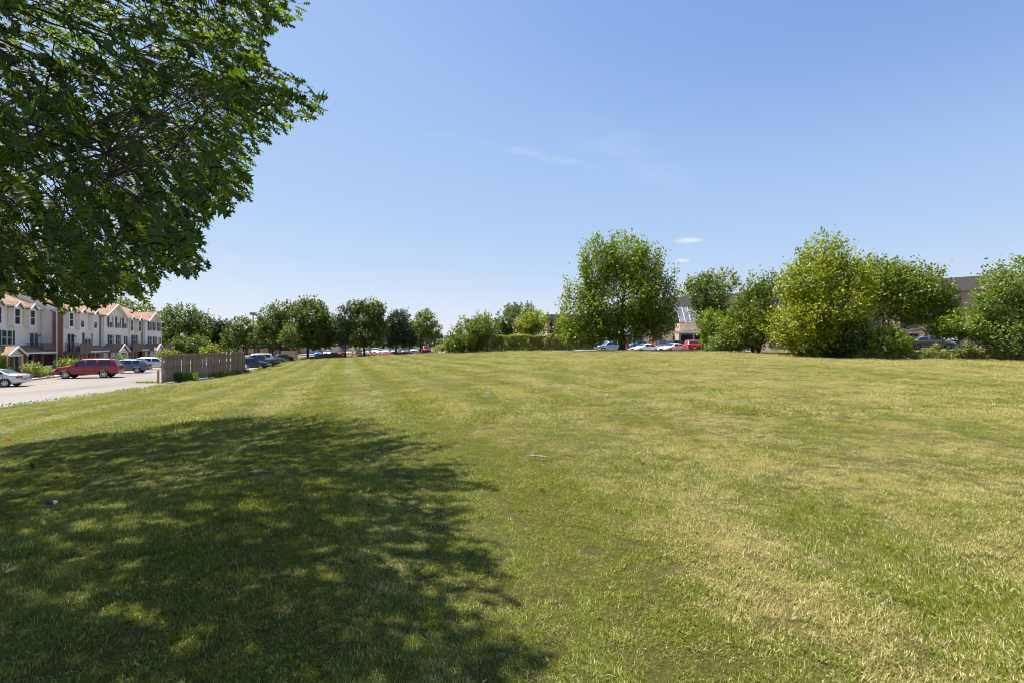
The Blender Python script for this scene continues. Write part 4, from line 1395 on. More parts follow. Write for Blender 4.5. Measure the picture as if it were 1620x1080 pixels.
def house(label, s0, s1, yf, bays, wing=None, door=None, dbl=None, porch=None, lean=None, deck=None, side=False, wing_over=None):
    base = st((s0 + s1) / 2, -(yf + 5))
    o = ((s0 + s1) / 2, yf + 5, ZG)
    root = empty('townhouse', (base[0], base[1], ZG), ROT, label, 'house', 'townhouses in the row')
    MB().box(s0, s1, yf + 0.02, yf + 10, ZG - 0.1, 0.86).build('brick_wall', 'brick_red', root, off=o)
    w = MB().box(s0, s1, yf, yf + 10, 0.86, ZE)
    siding(w, lambda z: (s0, s1), 0.86, ZE, yf)
    if side:
        siding_x(w, yf, yf + 2.2, 0.86, ZE, s0)
    w.build('wall', 'siding', root, off=o)
    # main roof with its ridge along the row
    rf = MB()
    ye0, ye1, yr = yf - 0.45, yf + 10.45, yf + 5
    zr = ZE + 5.45 * SL
    for a, b in ((ye0, yr), (ye1, yr)):
        p = [(b, zr), (a, ZE), (a, ZE + 0.13), (b, zr + 0.13)]
        rf.prism(p, 'x', s0 - 0.15, s1 + 0.15)
    ro = rf.build('roof', 'shingle', root, off=o)
    for xa_ in (s0 + 0.01, s1 - 0.11):
        MB().prism([(yf + 0.02, ZE + 0.001), (yf + 9.98, ZE + 0.001), (yr, zr - 0.02)], 'x', xa_, xa_ + 0.10).build('gable_wall', 'siding', root, off=o)
    for k in range(4):
        sx = s0 + (k + 0.6) * (s1 - s0) / 4.3
        yy_ = yf + 2.2 + 0.8 * (k % 2)
        zz = ZE + (yy_ - ye0) * SL
        q = MB()
        if k % 2:
            q.box(sx - 0.12, sx + 0.12, yy_ - 0.12, yy_ + 0.12, zz - 0.1, zz + 0.5)
        else:
            q.box(sx - 0.3, sx + 0.3, yy_ - 0.2, yy_ + 0.2, zz - 0.2, zz + 0.30)
        q.build('roof_vent', 'dark_metal', ro, off=o)
    g = MB().box(s0 - 0.15, s1 + 0.15, ye0 - 0.10, ye0 - 0.002, ZE - 0.02, ZE + 0.13)
    g.box(s0 - 0.15, s1 + 0.15, ye0, yf - 0.035, ZE - 0.03, ZE - 0.004)
    g.build('gutter', 'gutter_metal', root, off=o)
    MB().box(s0 - 0.03, s0 + 0.10, yf - 0.05, yf, 0.9, ZE - 0.03).build('corner_board', 'trim_white', root, off=o)
    # box bays with their own little gables
    for (bs, bl) in bays:
        bw = 1.30
        b = MB().box(bs - bw / 2, bs + bw / 2, yf - 0.50, yf - 0.033, 3.62, ZE + 0.02)
        bo = b.build('bay', 'siding', root, off=o)
        q = MB()
        q.box(bs - bw / 2 - 0.02, bs + bw / 2 + 0.02, yf - 0.56, yf - 0.50, 3.58, 3.84)
        q.box(bs - bw / 2 - 0.02, bs - bw / 2 + 0.20, yf - 0.56, yf - 0.50, 3.84, ZE - 0.02)
        q.box(bs + bw / 2 - 0.20, bs + bw / 2 + 0.02, yf - 0.56, yf - 0.50, 3.84, ZE - 0.02)
        q.box(bs - bw / 2 + 0.20, bs + bw / 2 - 0.20, yf - 0.56, yf - 0.50, 5.44, ZE - 0.02)
        q.box(bs - bw / 2 + 0.20, bs + bw / 2 - 0.20, yf - 0.54, yf - 0.50, 4.62, 4.68)
        q.build('bay_trim', 'trim_white', bo, off=o)
        MB().box(bs - bw / 2 + 0.20, bs + bw / 2 - 0.20, yf - 0.518, yf - 0.503, 3.84, 5.44).build('pane', 'glass', bo, off=o)
        if bl:
            MB().box(bs - bw / 2 + 0.22, bs + bw / 2 - 0.22, yf - 0.53, yf - 0.519, 4.70, 5.44).build('blind', 'blind_white', bo, off=o)
        gr = gable_roof(MB(), bs, 0.66, ZE - 0.02, yf - 0.74, yf + 1.2, 0.16, 0.08, 0.75)
        gr.build('bay_roof', 'shingle', bo, off=o)
        t_ = gable_roof(MB(), bs, 0.66, ZE - 0.10, yf - 0.80, yf - 0.742, 0.17, 0.15, 0.75)
        t_.build('bargeboard', 'trim_white', bo, off=o)
        MB().prism([(bs - 0.66, ZE + 0.03), (bs + 0.66, ZE + 0.03), (bs, ZE + 0.50)], 'y', yf - 0.52, yf - 0.30).build('bay_gable', 'trim_cream', bo, off=o)
    # wing with a big front gable
    if wing:
        a, b = wing['x']
        yw = yf - 0.45
        ww = MB().box(a, b, yw, yf - 0.034, ZG, ZE)
        siding(ww, lambda z: (a, b), 0.86, ZE, yw)
        siding_x(ww, yw, yf - 0.034, 0.86, ZE, a)
        ga, gb = wing['gable']
        gc_, hw = (ga + gb) / 2, (gb - ga) / 2
        zp = ZE + hw * SL
        siding(ww, lambda z: (gc_ - hw * (1 - (z - ZE) / (zp - ZE)), gc_ + hw * (1 - (z - ZE) / (zp - ZE))), ZE + 0.001, zp - 0.05, yw)
        ww.prism([(ga, ZE + 0.001), (gb, ZE + 0.001), (gc_, zp)], 'y', yw, yw + 0.3)
        wo_ = ww.build('wing_wall', 'siding', root, off=o)
        gable_roof(MB(), gc_, hw, ZE + 0.01, yw - 0.45, yf + 5.5, 0.35, 0.13).build('wing_roof', 'shingle', root, off=o)
        gable_roof(MB(), gc_, hw, ZE - 0.10, yw - 0.52, yw - 0.452, 0.36, 0.22).build('bargeboard', 'trim_white', root, off=o)
        gable_roof(MB(), gc_, hw, ZE - 0.03, yw - 0.45, yw - 0.03, 0.33, 0.035).build('soffit', 'trim_cream', root, off=o)
        MB().box(gc_ - 0.30, gc_ + 0.30, yw - 0.07, yw - 0.033, ZE + 0.45, ZE + 0.95).build('gable_vent', 'trim_white', root, off=o)
        if b - gb > 0.3:
            p = [(yf + 2.0, ZE + 2.3 * SL), (yw - 0.45, ZE), (yw - 0.45, ZE + 0.13), (yf + 2.0, ZE + 2.3 * SL + 0.13)]
            MB().prism(p, 'x', gb + 0.36, b + 0.25).build('side_roof', 'shingle', root, off=o)
            MB().box(gb + 0.36, b + 0.25, yw - 0.55, yw - 0.452, ZE - 0.02, ZE + 0.13).build('gutter', 'gutter_metal', root, off=o)
        MB().box(a - 0.03, a + 0.10, yw - 0.05, yw - 0.033, 0.9, ZE - 0.03).build('corner_board', 'trim_white', root, off=o)
        MB().box(b - 0.10, b + 0.03, yw - 0.05, yw - 0.033, 0.9, ZE - 0.03).build('corner_board', 'trim_white', root, off=o)
        MB().tube([(a - 0.12, yf - 0.10, 0.9), (a - 0.12, yf - 0.10, ZE - 0.15), (a - 0.12, yf - 0.5, ZE)], 0.055, 6).build('downspout', 'downspout_brown', root, off=o)
        for (x_, bl) in wing['w3']:
            window(root, o, x_, 4.12, 0.84, 1.46, yw - 0.03, 1, True, 'glass', bl, True)
        for (x_, bl) in wing['w2']:
            window(root, o, x_, 1.68, 0.84, 1.30, yw - 0.03, 1, True, 'glass_teal', bl, True)
        if wing.get('door'):
            window(root, o, wing['door'], Z2 + 0.02, 1.5, 2.05, yw - 0.03, 2, False, 'glass_teal', name='patio_door')
        yy_ = yw
    if door:
        window(root, o, door, Z2 + 0.02, 1.75, 2.08, yf - 0.03, 2, False, 'glass', name='patio_door')
        MB().box(door + 1.12, door + 1.26, yf - 0.16, yf - 0.034, 2.55, 2.75).build('wall_lamp', 'dark_metal', root, off=o)
    if dbl:
        window(root, o, dbl[0], 1.68, 1.75, 1.42, yf - 0.03, 2, True, 'glass_teal', dbl[1], True)
    # ground floor openings
    k = 0
    xg = s0 + 1.6
    while xg < s1 - 1.0:
        yg = yf + 0.02 if not (wing and wing['x'][0] - 0.8 < xg < wing['x'][1] + 0.8) else yf - 0.45
        if k % 3 == 1:
            window(root, o, xg, ZG + 0.12, 0.92, 2.0, yg, 1, False, 'door_dark', name='front_door')
        else:
            window(root, o, xg, ZG + 0.75, 1.1, 1.3, yg, 1, True, 'glass')
        xg += 2.55
        k += 1
    # porch
    if porch:
        a, b, yp = porch['x'][0], porch['x'][1], porch['y']
        xc, hw = (a + b) / 2, (b - a) / 2
        zb = 0.72
        yback = yf - 0.46 if wing else yf - 0.04
        p_ = MB().box(a - 0.1, b + 0.1, yp, yp + 0.18, zb - 0.22, zb - 0.02)
        p_.box(a - 0.1, a + 0.08, yp + 0.18, yback, zb - 0.22, zb - 0.02).box(b - 0.08, b + 0.1, yp + 0.18, yback, zb - 0.22, zb - 0.02)
        po = p_.build('porch', 'trim_white', root, off=o)
        gable_roof(MB(), xc, hw, zb, yp - 0.25, yback, 0.30, 0.10, 0.52).build('porch_roof', 'shingle', po, off=o)
        gable_roof(MB(), xc, hw, zb - 0.08, yp - 0.32, yp - 0.252, 0.32, 0.19, 0.52).build('bargeboard', 'trim_white', po, off=o)
        MB().prism([(a + 0.05, zb + 0.001), (b - 0.05, zb + 0.001), (xc, zb + hw * 0.52 - 0.02)], 'y', yp + 0.03, yp + 0.12).build('pediment', 'trim_cream', po, off=o)
        MB().box(a - 0.3, b + 0.3, yp - 0.2, yback, ZG - 0.1, ZG + 0.10).build('porch_floor', 'concrete', po, off=o)
        for x_ in (a + 0.05, b - 0.05):
            MB().box(x_ - 0.13, x_ + 0.13, yp + 0.0, yp + 0.26, ZG + 0.10, zb - 0.23).box(x_ - 0.17, x_ + 0.17, yp - 0.04, yp + 0.30, ZG + 0.10, ZG + 0.28).build('post', 'post_cream', po, off=o)
        MB().tube([(a - 0.35, yp + 0.35, zb - 0.1), (a - 0.15, yp + 0.55, zb - 0.5), (a - 0.15, yp + 0.55, ZG)], 0.05, 6).build('downspout', 'gutter_metal', po, off=o)
    if lean:
        a, b, yl = lean
        p = [(yf - 0.04, 1.42), (yl, 0.74), (yl, 0.84), (yf - 0.04, 1.54)]
        MB().prism(p, 'x', a, b).build('lean_to_roof', 'shingle', root, off=o)
        MB().box(a, b, yl - 0.09, yl - 0.002, 0.66, 0.83).box(a, b, yl + 0.002, yf - 0.05, 0.66, 0.69).build('gutter', 'trim_white', root, off=o)
    if deck:
        a, b, dep = deck
        y0 = yf - dep
        d_ = MB().box(a, b, y0, yf - 0.04, Z2 - 0.30, Z2 - 0.04)
        do = d_.build('deck', 'wood_deck', root, off=o)
        for i in range(int((b - a) / 0.15)):
            inst('deck_board', cached(('db', dep), lambda: MB().box(0, 0.14, -dep + 0.001, -0.05, 0, 0.035).mesh('deck_board', 'wood_deck')), do,
                 (a + 0.15 * i - o[0], yf - o[1], Z2 - 0.039 - o[2]))
        rl = MB().box(a - 0.03, b + 0.03, y0 - 0.05, y0 + 0.09, Z2 + 0.98, Z2 + 1.03)
        rl.box(a - 0.03, a + 0.10, y0 + 0.09, yf - 0.04, Z2 + 0.98, Z2 + 1.03).box(b - 0.10, b + 0.03, y0 + 0.09, yf - 0.04, Z2 + 0.98, Z2 + 1.03)
        rl.build('handrail', 'wood_deck', do, off=o)
        bm = cached('bal', lambda: MB().box(-0.045, 0.045, -0.012, 0.012, 0, 1.22).mesh('baluster', 'wood_deck'))
        bs_ = cached('bals', lambda: MB().box(-0.018, 0.018, -0.018, 0.018, 0, 1.22).mesh('baluster', 'wood_deck'))
        x_ = a + 0.06
        while x_ < b:
            inst('baluster', bm, do, (x_ - o[0], y0 - 0.014 - o[1], Z2 - 0.26 - o[2]))
            x_ += 0.112
        yb = y0 + 0.15
        while yb < yf - 0.1:
            for xx in (a, b):
                inst('baluster', bs_, do, (xx - o[0], yb - o[1], Z2 - 0.26 - o[2]))
            yb += 0.135
        for xx in (a + 0.08, b - 0.08):
            MB().box(xx - 0.09, xx + 0.09, y0 + 0.05, y0 + 0.23, ZG - 0.1, Z2 - 0.302).build('deck_post', 'wood_deck', do, off=o)
    return root


Y1, Y2 = 31.5, 29.4
house('left townhouse with cream siding and tan gabled porch, partly behind oak leaves', 57.0, 73.5, Y1,
      [(S(-3, -Y1 + 0.5), 0), (S(27, -Y1 + 0.5), 0), (S(51, -Y1 + 0.5), 0), (63.0, 0)], door=S(52, -Y1), dbl=(S(9, -Y1), 0.0),
      porch={'x': (S(11, -28.6), S(38, -28.6) - 0.2), 'y': 28.6}, lean=(S(38, -28.8), 72.6, 29.6), deck=(70.4, 73.3, 1.6))
wa, wb = S(164, -28.95), S(203, -28.95)
house('middle townhouse with three box bays and a gabled wing with shuttered windows', 73.6, wb, Y2,
      [(S(112.5, -Y2 + 0.5), 0), (S(130, -Y2 + 0.5), 0.5), (S(150.5, -Y2 + 0.5), 0.5)],
      wing={'x': (wa, wb), 'gable': (wa + 0.1, S(197, -28.95)), 'w3': [(S(173.8, -28.95), 0.5), (S(186.0, -28.95), 0.5), (S(196.6, -28.95), 0.5)],
            'w2': [(S(174.2, -28.95), 0), (S(186.6, -28.95), 0)], 'door': S(197.5, -28.95)},
      door=S(111, -Y2) - 0.1, dbl=(S(137.5, -Y2), 0.45), porch={'x': (S(186, -27.0), S(201.5, -27.0)), 'y': 27.0}, lean=(S(143, -27.9), wa + 1.5, 27.9),
      deck=(73.95, 77.2, 1.5), side=True)
wa2, wb2 = S(229, -28.95), S(255, -28.95)
house('far end townhouse of the row with two box bays and a shuttered gable wing', wb + 0.02, wb2, Y2,
      [(S(208.5, -Y2 + 0.5), 0), (S(221, -Y2 + 0.5), 0)],
      wing={'x': (wa2, wb2), 'gable': (S(233, -28.95) - 0.3, S(250.5, -28.95)), 'w3': [(S(236.3, -28.95), 0), (S(243.6, -28.95), 0), (S(250.4, -28.95) + 0.2, 0)],
            'w2': [(S(236.6, -28.95), 0), (S(244.4, -28.95), 0)], 'door': S(251.6, -28.95)},
      dbl=(S(212.5, -Y2), 0), porch={'x': (S(246, -27.0), S(257, -27.0)), 'y': 27.0}, lean=(S(224, -27.9), wa2 + 1.5, 27.9), deck=(wb - 1.6, wb + 3.3, 1.5))

# brick party wall between the left and the middle house, with its downspout
pw = empty('party_wall', (*st(73.4, -29.6), ZG), ROT, 'red brick party wall with a white downspout between left and middle townhouse', 'wall')
oo = (73.4, 29.6, ZG)
MB().box(73.30, 73.56, 29.36, 30.28, ZG - 0.1, 5.55).build('brickwork', 'brick_red', pw, off=oo)
MB().box(73.27, 73.585, 29.33, 30.31, 5.55, 5.63).build('coping', 'trim_white', pw, off=oo)
MB().tube([(73.22, 29.85, ZG), (73.22, 29.85, 5.5), (73.22, 30.3, 5.9)], 0.075, 6).build('downspout', 'trim_white', pw, off=oo)
# the last deck at the gable end
dk = empty('timber_deck', (*st(wb2 + 2.2, -29.6), ZG), ROT, 'weathered timber deck at the far end wall of the townhouse row', 'deck')
oo = (wb2 + 2.2, 29.6, ZG)
a, b, y0, y1 = wb2 + 0.15, wb2 + 4.2, 28.4, 30.8
MB().box(a, b, y0, y1, Z2 - 0.30, Z2 - 0.04).build('platform', 'wood_deck', dk, off=oo)
MB().box(a, b, y0 - 0.06, y0 + 0.08, Z2 + 0.98, Z2 + 1.03).box(a - 0.02, a + 0.1, y0 + 0.08, y1, Z2 + 0.98, Z2 + 1.03).build('handrail', 'wood_deck', dk, off=oo)
for x_ in np.arange(a + 0.06, b, 0.112):
    inst('baluster', _cache['bal'], dk, (x_ - oo[0], y0 - 0.014 - oo[1], Z2 - 0.26 - oo[2]))
for y_ in np.arange(y0 + 0.1, y1, 0.112):
    q = inst('baluster', _cache['bal'], dk, (a - oo[0], y_ - oo[1], Z2 - 0.26 - oo[2]), R(90))
for xx in (a + 0.1, b - 0.1):
    for yq in (y0 + 0.1, y1 - 0.1):
        MB().box(xx - 0.09, xx + 0.09, yq - 0.09, yq + 0.09, ZG - 0.1, Z2 - 0.302).build('deck_post', 'wood_deck', dk, off=oo)


# ------------------------------------------------------------------ vehicles
KIND = {
    'sedan': dict(L=4.65, W=1.80, belt=0.98, sill=0.24, rw=0.325, wx=(0.98, 3.70), rr=0.74,
                  top=[(0, 0.60), (0.03, 0.92), (0.25, 1.01), (0.78, 1.05), (1.45, 1.38), (2.05, 1.45), (2.65, 1.43), (3.45, 1.05), (4.25, 0.88), (4.55, 0.74), (4.65, 0.50)],
                  side=[(1.12, 2.02), (2.10, 3.10)], ws=(2.74, 3.40), rws=(0.86, 1.38)),
    'suv': dict(L=5.55, W=2.0,  belt=1.24, sill=0.36, rw=0.385, wx=(1.22, 4.50), rr=0.80,
                top=[(0, 0.80), (0.03, 1.22), (0.10, 1.30), (0.42, 1.80), (0.75, 1.92), (2.2, 1.945), (3.15, 1.90), (3.45, 1.84), (4.10, 1.30), (5.2, 1.16), (5.48, 1.00), (5.55, 0.60)],
                side=[(0.62, 1.72), (1.92, 2.72), (2.88, 3.72)], ws=(3.50, 4.06), rws=(0.13, 0.42)),
    'crossover': dict(L=4.65, W=1.86, belt=1.08, sill=0.30, rw=0.355, wx=(0.95, 3.65), rr=0.78,
                      top=[(0, 0.75), (0.03, 1.05), (0.10, 1.14), (0.45, 1.52), (0.9, 1.64), (2.2, 1.665), (2.75, 1.60), (3.45, 1.16), (4.3, 1.02), (4.55, 0.86), (4.65, 0.55)],
                      side=[(0.72, 1.32), (1.42, 2.15), (2.25, 3.10)], ws=(2.80, 3.42), rws=(0.13, 0.46)),
    'wagon': dict(L=4.80, W=1.84, belt=1.04, sill=0.28, rw=0.345, wx=(1.00, 3.75), rr=0.77,
                  top=[(0, 0.72), (0.03, 1.02), (0.10, 1.10), (0.62, 1.52), (1.1, 1.60), (2.3, 1.62), (2.9, 1.55), (3.6, 1.12), (4.45, 0.98), (4.72, 0.82), (4.80, 0.52)],
                  side=[(0.80, 1.45), (1.55, 2.3), (2.4, 3.25)], ws=(2.95, 3.56), rws=(0.14, 0.62)),
    'pickup': dict(L=5.70, W=1.98, belt=1.24, sill=0.38, rw=0.39, wx=(1.25, 4.70), rr=0.80,
                   top=[(0, 0.85), (0.02, 1.20), (1.95, 1.22), (1.98, 1.27), (2.10, 1.80), (2.35, 1.88), (3.5, 1.88), (3.75, 1.82), (4.35, 1.30), (5.35, 1.16), (5.62, 0.98), (5.70, 0.60)],
                   side=[(2.25, 2.98), (3.10, 3.92)], ws=(3.78, 4.32), rws=(1.985, 2.09)),
}

for _q in ('L',):
    KIND['suv'][_q] *= 0.93
for _q in ('wx', 'ws', 'rws'):
    KIND['suv'][_q] = tuple(a * 0.93 for a in KIND['suv'][_q])
KIND['suv']['side'] = [(a * 0.93, b * 0.93) for a, b in KIND['suv']['side']]
KIND['suv']['top'] = [(a * 0.93, b) for a, b in KIND['suv']['top']]


def wheel_meshes(rw):
    def tyre():
        m = MB()
        prof = [(rw - 0.11, -0.10), (rw - 0.03, -0.115), (rw, -0.08), (rw, 0.08), (rw - 0.03, 0.115), (rw - 0.11, 0.10)]
        n = 24
        vs = [(q * math.cos(2 * math.pi * k / n), y, q * math.sin(2 * math.pi * k / n)) for k in range(n) for q, y in prof]
        np_ = len(prof)
        fs = []
        for k in range(n):
            k2 = (k + 1) % n
            for j in range(np_ - 1):
                fs.append((k * np_ + j, k * np_ + j + 1, k2 * np_ + j + 1, k2 * np_ + j))
        m.add(vs, fs)
        return m.mesh('wheel', 'tyre', True)

    def rim():
        m = MB()
        n, rr = 20, rw - 0.105
        for y, q0, q1 in ((-0.098, rr, rr - 0.035),):
            vs = []
            for k in range(n):
                c_, s_ = math.cos(2 * math.pi * k / n), math.sin(2 * math.pi * k / n)
                vs += [(q0 * c_, y, q0 * s_), (q1 * c_, y + 0.01, q1 * s_), (q1 * c_, 0.03, q1 * s_)]
            fs = []
            for k in range(n):
                k2 = (k + 1) % n
                fs += [(3 * k, 3 * k2, 3 * k2 + 1, 3 * k + 1), (3 * k + 1, 3 * k2 + 1, 3 * k2 + 2, 3 * k + 2)]
            m.add(vs, fs)
        for k in range(6):
            a = 2 * math.pi * k / 6
            ca, sa = math.cos(a), math.sin(a)
            vs = []
            for y in (-0.095, -0.055):
                for (q, w) in ((0.03, -0.045), (rr - 0.02, -0.03), (rr - 0.02, 0.03), (0.03, 0.045)):
                    vs.append((q * ca - w * sa, y, q * sa + w * ca))
            m.add(vs, [(0, 3, 2, 1), (4, 5, 6, 7), (0, 1, 5, 4), (1, 2, 6, 5), (2, 3, 7, 6), (3, 0, 4, 7)])
        m.tube([(0, -0.105, 0), (0, -0.04, 0)], 0.06, 8)
        return m.mesh('rim', 'rim')

    def disc():
        return MB().tube([(0, -0.035, 0), (0, 0.06, 0)], rw - 0.11, 16).mesh('brake', 'interior_dark')
    return (cached(('ty', rw), tyre), cached(('ri', rw), rim), cached(('di', rw), disc))


def car_parts(kind):
    K = KIND[kind]
    Lc, W = K['L'], K['W']
    tx, tz = zip(*K['top'])
    xs = sorted(set(np.round(np.concatenate([np.linspace(0, Lc, 58), tx, [K['wx'][0], K['wx'][1]]]), 3)))
    AR = K['rw'] + 0.065

    def top(x):
        return float(np.interp(x, tx, tz))

    def hw(x):
        e = abs(x - Lc / 2) / (Lc / 2)
        return W / 2 * (1 - 0.15 * e ** 7)

    def belt(x):
        return min(K['belt'] + 0.02 * (1 - x / Lc), top(x) - 0.035)

    def rhw(x):
        g = np.clip((top(x) - belt(x)) / 0.42, 0, 1)
        return hw(x) * (0.93 * (1 - g) + K['rr'] * g)

    def arch(x):
        z = 0
        for w in K['wx']:
            d = abs(x - w)
            if d < AR:
                z = max(z, K['rw'] + math.sqrt(AR * AR - d * d))
        return z

    def ring(x):
        w, b, t, r_ = hw(x), belt(x), top(x), rhw(x)
        e = abs(x - Lc / 2) / (Lc / 2)
        zb = K['sill'] + 0.12 * max(0, (e - 0.86) / 0.14)
        ar = arch(x)
        pts = [(w * 0.90, zb), (w * 0.985, zb + 0.10), (w * 1.0, zb + 0.30), (w * 0.995, b - 0.16), (w * 0.955, b), (r_, t - 0.045), (r_ * 0.88, t - 0.008), (0, t + 0.012)]
        pts = [(q, max(z, min(ar, b - 0.10)) if i < 4 else z) for i, (q, z) in enumerate(pts)]
        # keep order monotone
        for i in range(1, 5):
            if pts[i][1] < pts[i - 1][1] + 0.001:
                pts[i] = (pts[i][0], pts[i - 1][1] + 0.001)
        return pts
    m = MB()
    vs, fs = [], []
    npt = 15
    for x in xs:
        p = ring(x)
        row = [(x, y, z) for y, z in p] + [(x, -y, z) for y, z in p[-2::-1]]
        vs += row
    for i in range(len(xs) - 1):
        for j in range(npt - 1):
            a = i * npt + j
            fs.append((a, a + npt, a + npt + 1, a + 1))
        a = i * npt
        fs.append((a + npt - 1, a + 2 * npt - 1, a + npt, a))
    fs.append(tuple(range(npt)))
    fs.append(tuple((len(xs) - 1) * npt + k for k in range(npt))[::-1])
    m.add([(x - Lc / 2, y, z) for x, y, z in vs], fs)
    body = m

    def side_glass(x0, x1, sg):
        g = MB()
        n = 7
        vv = []
        for x in np.linspace(x0, x1, n):
            w, b, t, r_ = hw(x), belt(x), top(x), rhw(x)
            A = np.array([w * 0.955, b])
            B = np.array([r_, t - 0.045])
            for f_ in (0.07, 0.90):
                q = A + (B - A) * f_
                vv.append((x - Lc / 2, sg * (q[0] + 0.010), q[1]))
        ff = []
        for i in range(n - 1):
            q = (2 * i, 2 * i + 2, 2 * i + 3, 2 * i + 1)
            ff.append(q if sg < 0 else q[::-1])
        return g.add(vv, ff)

    def screen(x0, x1):
        n = 5
        vv = []
        for x in np.linspace(x0, x1, n):
            r_ = rhw(x) * 0.90
            t = top(x)
            vv += [(x - Lc / 2, -r_, t + 0.012), (x - Lc / 2, 0, t + 0.030), (x - Lc / 2, r_, t + 0.012)]
        ff = []
        for i in range(n - 1):
            ff += [(3 * i, 3 * i + 3, 3 * i + 4, 3 * i + 1), (3 * i + 1, 3 * i + 4, 3 * i + 5, 3 * i + 2)]
        return MB().add(vv, ff)
    P_ = {'body': body.mesh('body', None, True)}
    P_['window'] = []
    for sg in (-1, 1):
        for (x0, x1) in K['side']:
            P_['window'].append(side_glass(x0, x1, sg).mesh('window', 'glass_car', True))
    P_['windscreen'] = screen(*K['ws']).mesh('windscreen', 'glass_car', True)
    P_['rear_window'] = screen(*K['rws']).mesh('rear_window', 'glass_car', True)
    we = hw(0.02)
    zt = top(0.05)
    zl = zt - 0.24

    def lamp(x0, x1, y0, y1, z0, z1, mat, nm):
        return MB().box(x0 - Lc / 2, x1 - Lc / 2, y0, y1, z0, z1).mesh(nm, mat)
    tall = kind in ('suv', 'pickup')
    P_['tail_light'] = [lamp(-0.02, 0.16, sg * we if sg < 0 else we - 0.20, (-we + 0.20) if sg < 0 else we + 0.0, zl - (0.14 if tall else 0), zl + 0.20, 'lamp_red', 'tail_light') for sg in (-1, 1)]
    # let the lamps wrap on to the flank
    P_['tail_light'] += [lamp(0.06, 0.30 if not tall else 0.24, sg * (hw(0.15) + 0.012) - 0.02, sg * (hw(0.15) + 0.012) + 0.02, zl - (0.14 if tall else 0), zl + 0.16, 'lamp_red', 'tail_light') for sg in (-1, 1)]
    wf = hw(Lc - 0.06)
    zf = top(Lc - 0.14) - 0.10
    P_['headlight'] = [lamp(Lc - 0.30, Lc + 0.0, sg * wf - 0.03 if sg > 0 else -wf - 0.03, sg * wf + 0.03 if sg > 0 else -wf + 0.03, zf - 0.14, zf, 'lamp_clear', 'headlight') for sg in (-1, 1)]
    P_['headlight'] += [lamp(Lc - 0.10, Lc + 0.015, (wf - 0.42) if sg > 0 else -wf, wf if sg > 0 else -wf + 0.42, zf - 0.14, zf - 0.02, 'lamp_clear', 'headlight') for sg in (-1, 1)]
    bz = K['sill'] + 0.20
    P_['bumper'] = [MB().box(-0.06 - Lc / 2, 0.14 - Lc / 2, -we * 0.97, we * 0.97, bz - 0.08, bz + 0.10).mesh('bumper', 'dark_metal'),
                    MB().box(Lc / 2 - 0.14, Lc / 2 + 0.05, -we * 0.97, we * 0.97, bz - 0.08, bz + 0.06).mesh('bumper', 'dark_metal')]
    P_['grille'] = [MB().box(Lc / 2 - 0.05, Lc / 2 + 0.02, -0.42, 0.42, bz + 0.12, bz + 0.30).mesh('grille', 'dark_metal')]
    P_['number_plate'] = [MB().box(-0.085 - Lc / 2, -0.05 - Lc / 2, -0.16, 0.16, bz + 0.03, bz + 0.16).mesh('number_plate', 'plate')]
    xm = K['side'][-1][1] - 0.05
    P_['mirror'] = [MB().box(xm - 0.08 - Lc / 2, xm + 0.05 - Lc / 2, sg * (hw(xm) + 0.09) - 0.09, sg * (hw(xm) + 0.09) + 0.09, belt(xm) + 0.01, belt(xm) + 0.15).mesh('mirror', 'dark_metal') for sg in (-1, 1)]
    hd, seam = [], []
    for sg in (-1, 1):
        for (x0, x1) in K['side'][-2:]:
            xx = x0 + 0.10
            hd.append(MB().box(xx - Lc / 2, xx + 0.18 - Lc / 2, sg * (hw(xx) + 0.006) - 0.014, sg * (hw(xx) + 0.006) + 0.014, belt(xx) - 0.15, belt(xx) - 0.12).mesh('door_handle', 'dark_metal'))
            sx = x0 - 0.03
            seam.append(MB().box(sx - 0.008 - Lc / 2, sx + 0.008 - Lc / 2, sg * (hw(sx) + 0.001) - 0.006, sg * (hw(sx) + 0.001) + 0.004, K['sill'] + 0.22, belt(sx) - 0.04).mesh('door_seam', 'interior_dark'))
    P_['door_handle'] = hd
    P_['door_seam'] = seam
    if kind == 'pickup':
        P_['load_bed'] = [MB().box(0.10 - Lc / 2, 1.88 - Lc / 2, -0.80, 0.80, 1.20, 1.238).mesh('load_bed', 'interior_dark')]
    if kind in ('suv', 'crossover', 'wagon'):
        P_['roof_rail'] = []
        for sg in (-1, 1):
            xr = np.linspace(0.8, K['ws'][0] - 0.35, 6)
            P_['roof_rail'].append(MB().tube([(x - Lc / 2, sg * rhw(x) * 0.84, top(x) + 0.05) for x in xr], 0.02, 5).mesh('roof_rail', 'dark_metal'))
    return P_


